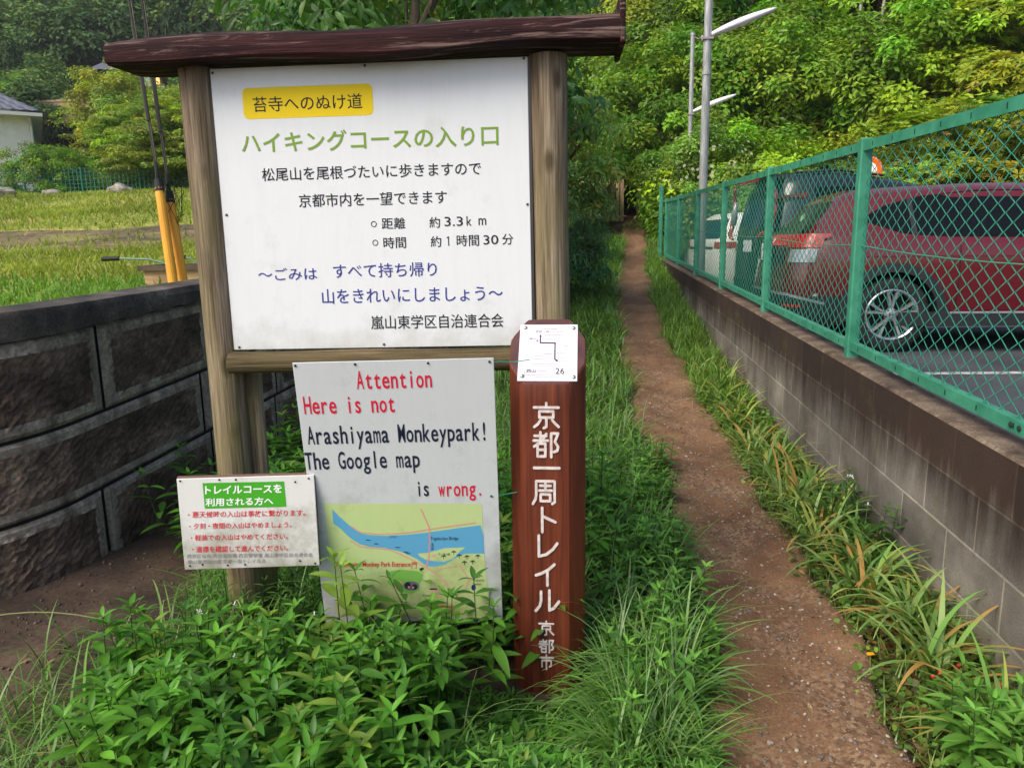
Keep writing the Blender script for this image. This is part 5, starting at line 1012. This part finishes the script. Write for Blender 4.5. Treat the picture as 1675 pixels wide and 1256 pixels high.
# far woodland on the hill: one mass
keep = rng; parts = []
rng = np.random.default_rng(99)
base = [crown((3.4, 3.4, 2.9), 64, 90, .40, (1, 1, 1), seed=60+s, cr=(.22, .38), vcl=.26, low=-.15) for s in range(3)]
coarse = [crown((3.4, 3.4, 2.9), 40, 40, .75, (1, 1, 1), seed=70+s, cr=(.28, .42), vcl=.22, low=-.2) for s in range(2)]
cols = [(.18, .30, .075), (.22, .35, .09), (.14, .25, .07), (.28, .39, .10), (.11, .20, .065)]
pts = []
for i in range(5000):
    y = 44+130*rng.random()**1.2; x = (rng.random()*2-1)*(.95*y+6)-.10*y
    s = .8+.6*rng.random()+(y/190)*.3; q_ = x/y
    if y < 67 and -.74 < q_ < -.52:      # keep the slope in front of the brown house low
        if y > 54: continue
        s = .42
    elif y < 67 and x < -8: s = .75
    if all((x-a)**2+(y-b)**2 > (2.6*min(s, q))**2 for a, b, q in pts): pts.append((x, y, s))
nfine = 0
pts.sort(key=lambda p: p[1])
for i, (x, y, s) in enumerate(pts[:640]):
    fine = -.92*y < x < -.02*y+4 and y < 135; nfine += fine
    V, F, C = base[i % 3] if fine else coarse[i % 2]; a = rng.random()*6.28; c, sn = cos(a), sin(a); R = np.array([[c, -sn, 0], [sn, c, 0], [0, 0, 1]])
    col = np.array(cols[rng.integers(5)])
    if rng.random() < .03: col = np.array((.24, .13, .05))
    conif = rng.random() < .14; sz = np.array([s*.65, s*.65, s*1.6]) if conif else np.array([s, s, s*1.0])
    if conif: col = np.array((.055, .10, .035))
    Vt = (V@R.T)*sz+np.array([x, y, hz(x, y)+1.4*s]); parts.append((Vt, F, C*col))
print('fine', nfine)
V, F, C = merge(parts); rng = keep
tag(link('woodland', np_mesh('woodland', V, F, C, FAR, smooth=False)), 'wooded hillside rising behind the field, the houses and the path', 'woodland', kind='stuff')
print('woodland', len(F), len(pts))

# ---------------------------------------------------------------- grasses and plants
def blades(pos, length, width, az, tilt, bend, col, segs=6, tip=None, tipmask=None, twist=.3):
    n = len(pos); T = np.linspace(0, 1, segs+1); th = tilt[:, None]+bend[:, None]*T[None]**1.3        # angle from vertical along the blade
    ds = length[:, None]/segs; h = np.cumsum(np.concatenate([np.zeros((n, 1)), np.sin((th[:, 1:]+th[:, :-1])/2)*ds], 1), 1); v = np.cumsum(np.concatenate([np.zeros((n, 1)), np.cos((th[:, 1:]+th[:, :-1])/2)*ds], 1), 1)
    dx, dy = np.cos(az)[:, None], np.sin(az)[:, None]; cx = pos[:, 0:1]+dx*h; cy = pos[:, 1:2]+dy*h; cz = pos[:, 2:3]+v
    w = width[:, None]*(np.minimum(1, (1-T[None])*2.2)**.7)*.5*(.75+.25*np.minimum(1, T[None]*4)); w = np.maximum(w, .0004)
    sx, sy = -dy, dx; fold = w*.35
    L_ = np.stack([cx-sx*w, cy-sy*w, cz+fold], 2); R_ = np.stack([cx+sx*w, cy+sy*w, cz+fold], 2)
    V = np.stack([L_, R_], 2).reshape(n, -1, 3); m = (segs+1)*2; q = np.arange(segs)*2; f = np.stack([q, q+1, q+3, q+2], 1); F = (f[None]+np.arange(n)[:, None, None]*m).reshape(-1, 4)
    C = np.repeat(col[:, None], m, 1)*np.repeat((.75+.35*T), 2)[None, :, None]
    if tip is not None:
        k = np.clip((np.repeat(T, 2)[None, :]-(1-tipmask[:, None]))/.15, 0, 1)[:, :, None]; C = C*(1-k)+np.array(tip)[None, None]*k
    return V.reshape(-1, 3), F, C.reshape(-1, 3)
def gzv(P): return np.array([gz(x, y) for x, y in P])
def grass_patch(name, label, P, ln, wd, cols, tilt=(.1, .5), bend=(.6, 1.8), segs=6, z=None, kind='stuff', cat='grass', azb=None, mat=GRASS, parent=None, tip=None, tipm=None):
    n = len(P); z = gzv(P) if z is None else z; pos = np.column_stack([P, z-.01]); az = rng.random(n)*2*pi if azb is None else azb[0]+rng.normal(size=n)*azb[1]
    ci = rng.integers(len(cols), size=n); c = np.array(cols)[ci]; c = np.clip(c*(1+rng.normal(size=(n, 1))*.2), .004, .8)
    m = blades(pos, ln[0]+(ln[1]-ln[0])*rng.random(n), wd[0]+(wd[1]-wd[0])*rng.random(n), az, tilt[0]+(tilt[1]-tilt[0])*rng.random(n), bend[0]+(bend[1]-bend[0])*rng.random(n), c, segs, tip, tipm)
    return m
GC = [(.10, .245, .036), (.135, .29, .042), (.17, .33, .055), (.22, .34, .09), (.075, .19, .034)]
def clump(P, s): return (np.sin(P[:, 0]*s*3.1+P[:, 1]*s*1.7)+np.sin(P[:, 0]*s*1.3-P[:, 1]*s*2.9+2))*.25+.5
def sampleband(n, y0, y1, fl, fr, pw=1.0):
    y = y0+(y1-y0)*rng.random(n)**pw; a = np.array([fl(v) for v in y]); b = np.array([fr(v) for v in y]); x = a+(b-a)*rng.random(n); return np.column_stack([x, y])
parts = []
P = sampleband(21000, 1.8, 6.5, lambda y: -.30 if y < 2.6 else max(-1.6, lwall_x(y)+.3), lambda y: pl(y)-.11, 1.5)
P = P[rng.random(len(P)) < .35+.75*clump(P, 2.2)]
P = P[~((np.abs(P[:, 0]+.1255) < .2) & (P[:, 1] < 2.6))]; P = P[(P[:, 1] > 2.15) | (P[:, 0] > .0)]
e = np.array([min(1, (pl(y)-x)/.22) for x, y in P]); 
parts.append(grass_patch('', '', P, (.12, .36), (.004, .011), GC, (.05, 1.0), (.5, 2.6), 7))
Q = P[(e > .15)][:1000]; parts.append(grass_patch('', '', Q, (.30, .52), (.0025, .005), [(.15, .28, .08), (.19, .31, .12), (.12, .24, .06)], (.05, .5), (.9, 2.0), 7))     # wet seeding stems
Q = sampleband(520, 1.7, 2.7, lambda y: .06, lambda y: pl(y)-.10); parts.append(grass_patch('', '', Q, (.12, .30), (.006, .015), [(.09, .22, .05), (.12, .27, .07), (.16, .29, .10)], (.1, 1.1), (.6, 2.5), 9))
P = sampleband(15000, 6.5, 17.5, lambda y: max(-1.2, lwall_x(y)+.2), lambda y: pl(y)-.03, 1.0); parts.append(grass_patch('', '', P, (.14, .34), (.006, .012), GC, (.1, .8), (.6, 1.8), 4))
V, F, C = merge(parts); tag(link('long_grass', np_mesh('long_grass', V, F, C, GRASS)), 'long wet grass growing along the left side of the path', 'grass', kind='stuff')
# right verge
parts = []
P = sampleband(9000, 1.3, 7, lambda y: pr(y)+.02, lambda y: 1.35, .9); P = P[rng.random(len(P)) < .3+.7*clump(P, 3)]; parts.append(grass_patch('', '', P, (.05, .15), (.003, .006), [(.12, .23, .04), (.16, .28, .05), (.22, .27, .055)], (.1, .9), (.4, 1.4), 4))
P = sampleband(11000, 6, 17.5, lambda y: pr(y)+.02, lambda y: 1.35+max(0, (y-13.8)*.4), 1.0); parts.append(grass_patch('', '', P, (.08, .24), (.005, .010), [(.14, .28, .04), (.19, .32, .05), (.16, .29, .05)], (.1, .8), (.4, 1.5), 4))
V, F, C = merge(parts); tag(link('verge_grass', np_mesh('verge_grass', V, F, C, GRASS)), 'short bright green grass between the path and the block wall', 'grass', kind='stuff')
# low round-leaved ground cover on the right verge
t_ = np.linspace(0, 2*pi, 7)[:-1]; RL = (np.array([(.5+.5*cos(a), .46*sin(a), .05*cos(2*a)) for a in t_]), np.array([(0, 1, 2, 5), (2, 3, 4, 5)]))
def cover(P, size, cols, hmax, tips=None, per=1, dens=None):
    n = len(P); z = gzv(P)+hmax*rng.random(n)**1.2; nr = np.array([0, 0, 1.0])+rng.normal(size=(n, 3))*.38; c = np.clip(np.array(cols)[rng.integers(len(cols), size=n)]*(1+rng.normal(size=(n, 1))*.2), .004, .8)
    return inst(RL[0], RL[1], np.column_stack([P, z]), frames(nr, rng.normal(size=(n, 3))), size[0]+(size[1]-size[0])*rng.random(n), c)
P = sampleband(17000, 1.25, 6.2, lambda y: pr(y)-.03, lambda y: 1.36, .8); ed = np.array([(x-pr(y))/(1.36-pr(y)) for x, y in P]); P = P[(rng.random(len(P)) < np.clip(.25+ed*1.5, 0, 1)*(.35+.8*clump(P, 4)))]
parts = [cover(P, (.012, .032), [(.10, .21, .03), (.13, .26, .04), (.18, .27, .045), (.08, .16, .04), (.12, .23, .03)], .085)]
P = sampleband(1500, 1.9, 2.9, lambda y: pr(y)+.05, lambda y: 1.30); parts.append(cover(P, (.012, .03), [(.20, .12, .04), (.16, .07, .035), (.13, .14, .03), (.10, .13, .03)], .07))
V, F, C = merge(parts); tag(link('ground_cover', np_mesh('ground_cover', V, F, C, LEAF)), 'small round-leaved ground cover along the foot of the block wall', 'ground cover', kind='stuff')
# broad-leaved weeds: stems with opposite pairs of pointed leaves
WL = leaf_template(.31, 6, .34, .16, .85)
def weeds(P, H, size, cols, pairs=(4, 6), lean=.15, z=None, hf=None):
    pts = []; stems = MB(); LP = []; LN = []; LH = []; LS = []; LC = []
    for i, (x, y) in enumerate(P):
        h = (H[0]+(H[1]-H[0])*rng.random())*(hf(x, y) if hf else 1); a = rng.random()*6.28; ln = rng.normal(size=2)*lean*h; z0 = gz(x, y) if z is None else z(x, y); k = int(rng.integers(pairs[0], pairs[1]+1)); ph = rng.random()*3; cb = np.array(cols[rng.integers(len(cols))])*(1+rng.normal()*.12)
        tp = Vector((x+ln[0], y+ln[1], z0+h)); b = Vector((x, y, z0-.02)); stems.tube([b, b.lerp(tp, .5)+Vector((ln[0]*.2, ln[1]*.2, 0)), tp], [.0028, .0022, .0014], 4, cap=False)
        for j in range(k):
            t = .30+.70*(j+1)/k; p = b.lerp(tp, t); s = size*(.55+.5*min(1, (1-t)*2.2+.25))*(.8+.4*rng.random()); q = ph+j*pi/2+rng.normal()*.25
            if j == k-1: s *= .75
            for m in range(2 if j < k-1 else 4):
                qq = q+m*pi/(1 if j < k-1 else 2)+rng.normal()*.15; el = .25+.35*rng.random()+(.35 if j == k-1 else 0)-.25*(1-t); LP.append(p); LH.append((cos(qq)*cos(el), sin(qq)*cos(el), sin(el))); LN.append((-cos(qq)*sin(el)+rng.normal()*.18, -sin(qq)*sin(el)+rng.normal()*.18, cos(el))); LS.append(s); LC.append(cb*(1+rng.normal()*.13)*(1.0 if j < k-2 else 1.25))
    out = inst(WL[0], WL[1], np.array(LP), frames(np.array(LN), np.array(LH)), np.array(LS), np.clip(np.array(LC), .004, .6), WL[2])
    sv = np.array(stems.v); sf = np.array(stems.f); return merge([out, (sv, sf, np.tile(np.array([[.06, .11, .03]]), (len(sv), 1)))])
WCOL = [(.052, .165, .014), (.065, .195, .016), (.085, .225, .02), (.040, .125, .014)]*3+[(.14, .23, .03)]
lowf = lambda x, y: min(1, max(.12, (2.10-y)*1.5))
P = []
while len(P) < 560:
    x = -1.46+1.44*rng.random(); y = 1.35+1.0*rng.random()
    yb = 2.14+.10*(x+.6)*.6 if x > -.95 else 2.05+(x+1.62)*.15
    yl = 1.35+max(0, (-1.0-x))*1.1
    if yl < y < yb-.03 and rng.random() < .95: P.append((x, y))
m1 = weeds([p for p in P if p[0] < -.42], (.12, .37), .096, WCOL, (4, 6)); m1b = weeds([p for p in P if p[0] >= -.42], (.10, .26), .085, WCOL, (4, 5), hf=lowf); m1 = merge([m1, m1b])
P = [(-.95+.85*rng.random(), 1.25+.5*rng.random()) for _ in range(90)]; m2 = weeds(P, (.08, .18), .085, WCOL, (4, 6))
P = [(x, y) for x, y in [(-.45, 2.12), (-.33, 2.13), (-.78, 2.14), (-.72, 2.12), (-.3, 2.1)]]; m3 = weeds(P, (.36, .46), .10, WCOL, (5, 7), .06)
Q = np.array([(-1.45+1.1*rng.random(), 1.45+.65*rng.random()) for _ in range(260)]); m4 = grass_patch('', '', Q, (.22, .44), (.003, .008), GC+[(.28, .26, .10)], (.1, .8), (.6, 2.2), 7)
Q = np.array([(-1.5+1.2*rng.random(), 1.4+.7*rng.random()) for _ in range(1400)]); m5 = cover(Q, (.015, .035), [(.10, .22, .03), (.14, .24, .03), (.20, .20, .05)], .12)
V, F, C = merge([m1, m2, m3, m4, m5]); tag(link('broad_leaf_weeds', np_mesh('broad_leaf_weeds', V, F, C, WETLEAF)), 'dense broad-leaved green weeds at the foot of the signs', 'weeds', kind='stuff')
# feathery small-leaved weeds around the marker post foot and in the gap behind the signs
P = [(-.40+.75*rng.random(), 1.45+.80*rng.random()) for _ in range(300)]; NW = WL
WLs = WL; WL = leaf_template(.20, 4, .25, .1, .9); m1 = weeds(P, (.14, .30), .055, [(.10, .25, .035), (.13, .29, .045), (.08, .20, .03)], (8, 11), .2, hf=lowf)
P = [(-1.45+.75*rng.random(), 2.25+.5*rng.random()) for _ in range(110)]; m2 = weeds(P, (.10, .32), .05, [(.07, .17, .03), (.095, .21, .04)], (7, 10), .25)
WL = WLs; P = [(-1.95+1.0*rng.random(), 3.0+1.2*rng.random()) for _ in range(150)]; m3 = weeds(P, (.2, .48), .11, WCOL+[(.08, .16, .03)], (4, 7), .2)
P = [(-1.0+1.1*rng.random(), 2.75+1.2*rng.random()) for _ in range(130)]+[(-.75+.55*rng.random(), 2.32+.4*rng.random()) for _ in range(45)]; m4 = weeds(P, (.2, .42), .10, WCOL, (4, 7), .2)
P = [tuple(p) for p in sampleband(150, 2.0, 4.5, lambda y: .06, lambda y: pl(y)-.04)]; m5 = weeds(P, (.08, .24), .07, [(.09, .23, .03), (.12, .27, .04), (.07, .18, .03)], (5, 8), .3)
V, F, C = merge([m1, m2, m3, m4, m5]); tag(link('mixed_weeds', np_mesh('mixed_weeds', V, F, C, LEAF)), 'finer mixed weeds around the marker post and behind the signs', 'weeds', kind='stuff')
# grass tufts on the left of the weeds and on bare soil
P = np.column_stack([-1.95+.8*rng.random(3600), 1.4+.9*rng.random(3600)]); P = P[rng.random(len(P)) < clump(P, 5)*np.clip((P[:, 0]+1.95)*1.6, .05, 1)]
m1 = grass_patch('', '', P, (.10, .30), (.003, .006), GC, (.2, .9), (.6, 1.8), 6)
P = np.column_stack([-1.6+.8*rng.random(900), 2.3+.9*rng.random(900)]); m2 = grass_patch('', '', P, (.12, .34), (.003, .007), GC, (.1, .8), (.6, 1.8), 6)
V, F, C = merge([m1, m2]); tag(link('edge_grass', np_mesh('edge_grass', V, F, C, GRASS)), 'thin grass tufts at the left edge of the weeds and behind the small sign', 'grass', kind='stuff')
# a few long arching stems
ST = [((-1.30, 2.2), (-2.0, 1.85), .28, .30), ((-1.22, 2.25), (-1.30, 2.1), .55, .02), ((-1.25, 2.3), (-1.1, 2.15), .45, .05)]
STM = principled('dry_stem', srgb(150, 158, 96), .6)
for (a, b, top, endz) in ST:
    mb = MB(); A = Vector((*a, gz(*a)+.05)); B = Vector((*b, gz(*b)+endz)); Cc = (A+B)/2+Vector((0, 0, top)); mb.tube([A*(1-t)**2+Cc*2*t*(1-t)+B*t*t for t in np.linspace(0, 1, 14)], [.0024-.0012*t for t in np.linspace(0, 1, 14)], 5)
    o = mb.build('grass_stalk', STM); tag(o, 'long pale grass stalk arching over the weeds left of the small sign', 'grass stalk', 'arching grass stalks')
# strap-leaved lily clumps along the block wall
pos = [(1.16, 2.35), (1.23, 2.62), (1.13, 2.85), (1.20, 3.08), (1.08, 3.28), (1.19, 3.5), (1.10, 3.74), (1.22, 3.95), (1.10, 4.2), (1.20, 4.45), (1.08, 4.72), (1.20, 5.0), (1.10, 5.3), (1.2, 5.65), (1.12, 6.0), (1.2, 6.4), (1.14, 6.9), (1.22, 1.98)]
for i, (x, y) in enumerate(pos):
    n = 42 if y < 5 else 30; Pn = rng.normal(size=(n, 2))*.035; z = np.zeros(n); yel = rng.random(n)
    tipm = np.where(yel < .20, .25+.6*rng.random(n), .05*rng.random(n)); cc = [(.14, .28, .06), (.19, .33, .08), (.27, .38, .12), (.33, .38, .08)]
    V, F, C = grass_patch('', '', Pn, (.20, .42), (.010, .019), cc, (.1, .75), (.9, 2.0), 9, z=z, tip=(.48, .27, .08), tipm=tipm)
    d = n//6; keepz = V[:, 2] < -.3
    o = link('lily_clump', np_mesh('lily_clump', V, F, C, LEAF)); o.location = (x-.03, y, gz(x, y)+.02)
    tag(o, 'clump of arching strap leaves with yellowing tips beside the block wall', 'plant', 'strap-leaved clumps along the block wall')
# leafy weed clump in the lower right corner
P = [(1.02+.26*rng.random(), 1.55+.55*rng.random()) for _ in range(60)]; V, F, C = weeds(P, (.10, .24), .085, [(.08, .21, .03), (.11, .25, .04), (.13, .27, .045)], (4, 5), .15)
P = [(1.14+.2*rng.random(), 3.2+.5*rng.random()) for _ in range(16)]; m2 = weeds(P, (.14, .28), .07, [(.05, .12, .02)], (4, 6), .15); V, F, C = merge([(V, F, C), m2])
tag(link('verge_weeds', np_mesh('verge_weeds', V, F, C, LEAF)), 'fresh green leafy weeds at the lower right beside the path', 'weeds', kind='stuff')
# dead leaves and straw
P = np.concatenate([sampleband(90, 1.6, 8, lambda y: pl(y)-.05, lambda y: pr(y)+.1), sampleband(120, 1.5, 6, lambda y: pr(y), lambda y: 1.33), np.column_stack([-2.1+1.2*rng.random(90), 1.6+1.4*rng.random(90)])]); n = len(P)
V, F, C = inst(WL[0]*np.array([1, .9, 1]), WL[1], np.column_stack([P, gzv(P)+.035]), frames(np.array([0, 0, 1.0])+rng.normal(size=(n, 3))*.3, rng.normal(size=(n, 3))), .012+.035*rng.random(n), np.array([(.20, .12, .06), (.30, .20, .10), (.12, .07, .04), (.36, .28, .12)])[rng.integers(4, size=n)])
tag(link('leaf_litter', np_mesh('leaf_litter', V, F, C, LEAF)), 'dry brown leaves strewn over the path and the bare soil', 'leaf litter', kind='stuff')
# flowers, berries, petals
def blossom(loc, s, mat, label, cat, grp, nm='white_flower'):
    mb = MB()
    for k in range(4): q = k*pi/2; mb.add([(0, 0, 0), (s*cos(q-.35), s*sin(q-.35), .2*s), (s*1.3*cos(q), s*1.3*sin(q), .1*s), (s*cos(q+.35), s*sin(q+.35), .2*s)], [(0, 1, 2, 3)])
    mb.lathe((0, 0, 0), (0, 0, 1), [(-.1*s, .1*s), (.9*s, .16*s), (1.1*s, .02*s)], 6); mb.tube([(0, 0, 0), (0, 0, -.09)], .0012, 4, 1); o = mb.build(nm, [mat, principled('flower_stem', (.05, .12, .03, 1))]); o.location = loc; o.rotation_euler = (.5, .2, rng.random()*6); tag(o, label, cat, grp)
WF = principled('petal_white', srgb(232, 232, 226), .6); RF = principled('berry_red', srgb(214, 34, 58), .4); OF = principled('petal_orange', srgb(244, 170, 20), .5)
for x, y, z in [(-1.08, 2.02, .40), (-.83, 2.03, .37), (-1.02, 1.88, .31), (-1.22, 2.06, .35)]: blossom((x, y, z), .011, WF, 'tiny white four-petalled flower among the broad-leaved weeds', 'flower', 'white flowers in the weeds')
for x, y, z in [(1.18, 3.35, .42), (1.22, 3.42, .40), (1.2, 3.15, .36)]: blossom((x, y, z), .012, WF, 'tiny white four-petalled flower against the block wall', 'flower', 'white flowers by the wall')
for x, y, z in [(1.13, 2.28, .10), (1.17, 2.24, .11), (1.10, 2.26, .10), (1.21, 2.33, .10), (1.25, 2.16, .14), (1.30, 2.06, .13), (1.06, 2.7, .08), (1.14, 2.42, .10)]:
    bm = bmesh.new(); bmesh.ops.create_icosphere(bm, subdivisions=2, radius=.007); me = bpy.data.meshes.new('red_berry'); bm.to_mesh(me); bm.free(); me.materials.append(RF); o = link('red_berry', me); o.location = (x, y, z+.01); tag(o, 'small red berry in the ground cover by the wall', 'berry', 'red berries in the ground cover')
for nm, (x, y), mt, lb in [('red_petal', (.93, 2.93), RF, 'single red petal on the right edge of the path'), ('orange_petal', (.97, 2.43), OF, 'single orange-yellow petal beside the path')]:
    mb = MB(); mb.add([(-.016, -.008, 0), (.0, -.013, .004), (.017, -.004, .001), (.014, .009, .003), (-.004, .012, .001), (-.015, .005, .003)], [(0, 1, 2, 3, 4, 5)]); o = mb.build(nm, mt); o.location = (x, y, gz(x, y)+.035); tag(o, lb, 'petal')
mb = MB(); mb.tube([(0, 0, 0), (.03, .0, .004), (.05, -.05, .003), (.09, -.07, .004), (.13, -.05, .006)], .0022, 5); mb.tube([(.03, 0, .004), (-.01, .03, .004)], .0015, 4); o = mb.build('dry_twig', STM); o.location = (.80, 2.36, gz(.8, 2.36)+.02); tag(o, 'curled pale dry twig lying on the path', 'twig')
# pebbles on the path
bm = bmesh.new(); bmesh.ops.create_icosphere(bm, subdivisions=1, radius=1); pv = np.array([v.co for v in bm.verts]); pf = np.array([[v.index for v in f.verts] for f in bm.faces]); bm.free()
P = sampleband(8000, 1.3, 9, lambda y: pl(y)-.03, lambda y: pr(y)+.05, 1.25); k = clump(P, 3); P = P[rng.random(len(P)) < .25+k*.9]; n = len(P)
z = np.array([pz(x, y) for x, y in P]); sc = .0018+.0062*rng.random(n)**3; R = frames(np.array([0, 0, 1.0])+rng.normal(size=(n, 3))*.4, rng.normal(size=(n, 3)))
cs = np.array([(.14, .10, .07), (.22, .17, .13), (.32, .27, .22), (.12, .11, .105), (.24, .16, .10)])[rng.integers(5, size=n)]*(.8+.5*rng.random((n, 1)))
R = R*np.array([1.25, 1, .6])[None, None, :]
V, F, C = inst(pv, pf, np.column_stack([P, z+.001]), R, sc, cs); PEB = foliage('pebble', 0, .7, .3); tag(link('gravel', np_mesh('gravel', V, F, C, PEB)), 'small stones and grit scattered over the dirt path', 'gravel', kind='stuff')
# loose leaf litter and soil crumbs on the left ground
P = np.column_stack([-2.3+1.5*rng.random(1300), 1.5+1.6*rng.random(1300)]); n = len(P); z = gzv(P); V, F, C = inst(pv, pf, np.column_stack([P, z+.002]), frames(unit(n), unit(n)), .002+.006*rng.random(n)**3, np.array([(.10, .07, .05), (.15, .11, .08), (.07, .06, .05)])[rng.integers(3, size=n)]); m2 = None
tag(link('soil_crumbs', np_mesh('soil_crumbs', V, F, C, PEB)), 'soil crumbs and small stones on the bare ground by the stone wall', 'gravel', kind='stuff')
# field grass
n = 60000; y = 3.2+24*rng.random(n)**1.5; x = np.array([lwall_x(v) for v in y])-.2-(y*1.0+1.5)*rng.random(n); P = np.column_stack([x, y]); z = np.array([fz(a, b) for a, b in P])
band = (y > 9.5) & (y < 13.2); P_k = ~(band & (rng.random(n) < .8)); P = P[P_k]; z = z[P_k]; y = y[P_k]; n = len(P)
az = rng.random(n)*6.28; c = np.array([(.24, .33, .05), (.29, .35, .06), (.20, .28, .05), (.34, .34, .10)])[rng.integers(4, size=n)]*(.75+.5*(clump(P, .5)[:, None])); sc = .03+.05*rng.random(n)+.004*y
cl = np.where((y < 5.5)[:, None], np.array([[.15, .30, .05]])*np.ones((n, 1)), c)
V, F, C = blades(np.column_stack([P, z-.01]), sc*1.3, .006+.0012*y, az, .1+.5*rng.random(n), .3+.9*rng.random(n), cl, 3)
tag(link('field_grass', np_mesh('field_grass', V, F, C, foliage('field_grass_blade', .35, .65, .12))), 'yellow-green grass covering the field behind the stone wall', 'grass', kind='stuff')
print('objects', len(bpy.data.objects), 'verts', sum(len(m.vertices) for m in bpy.data.meshes))

# ---------------------------------------------------------------- haze over the far slope
hm = bpy.data.materials.new('haze'); hm.use_nodes = True; hm.node_tree.nodes.clear(); ho = hm.node_tree.nodes.new('ShaderNodeOutputMaterial'); hv = hm.node_tree.nodes.new('ShaderNodeVolumePrincipled')
hv.inputs['Color'].default_value = (.92, .95, 1, 1); hv.inputs['Density'].default_value = .0005; hv.inputs['Anisotropy'].default_value = .2; hm.node_tree.links.new(hv.outputs[0], ho.inputs['Volume'])
mb = MB(); mb.box(-330, 330, -12, 330, -3, 185); tag(mb.build('haze', hm), kind='stuff')
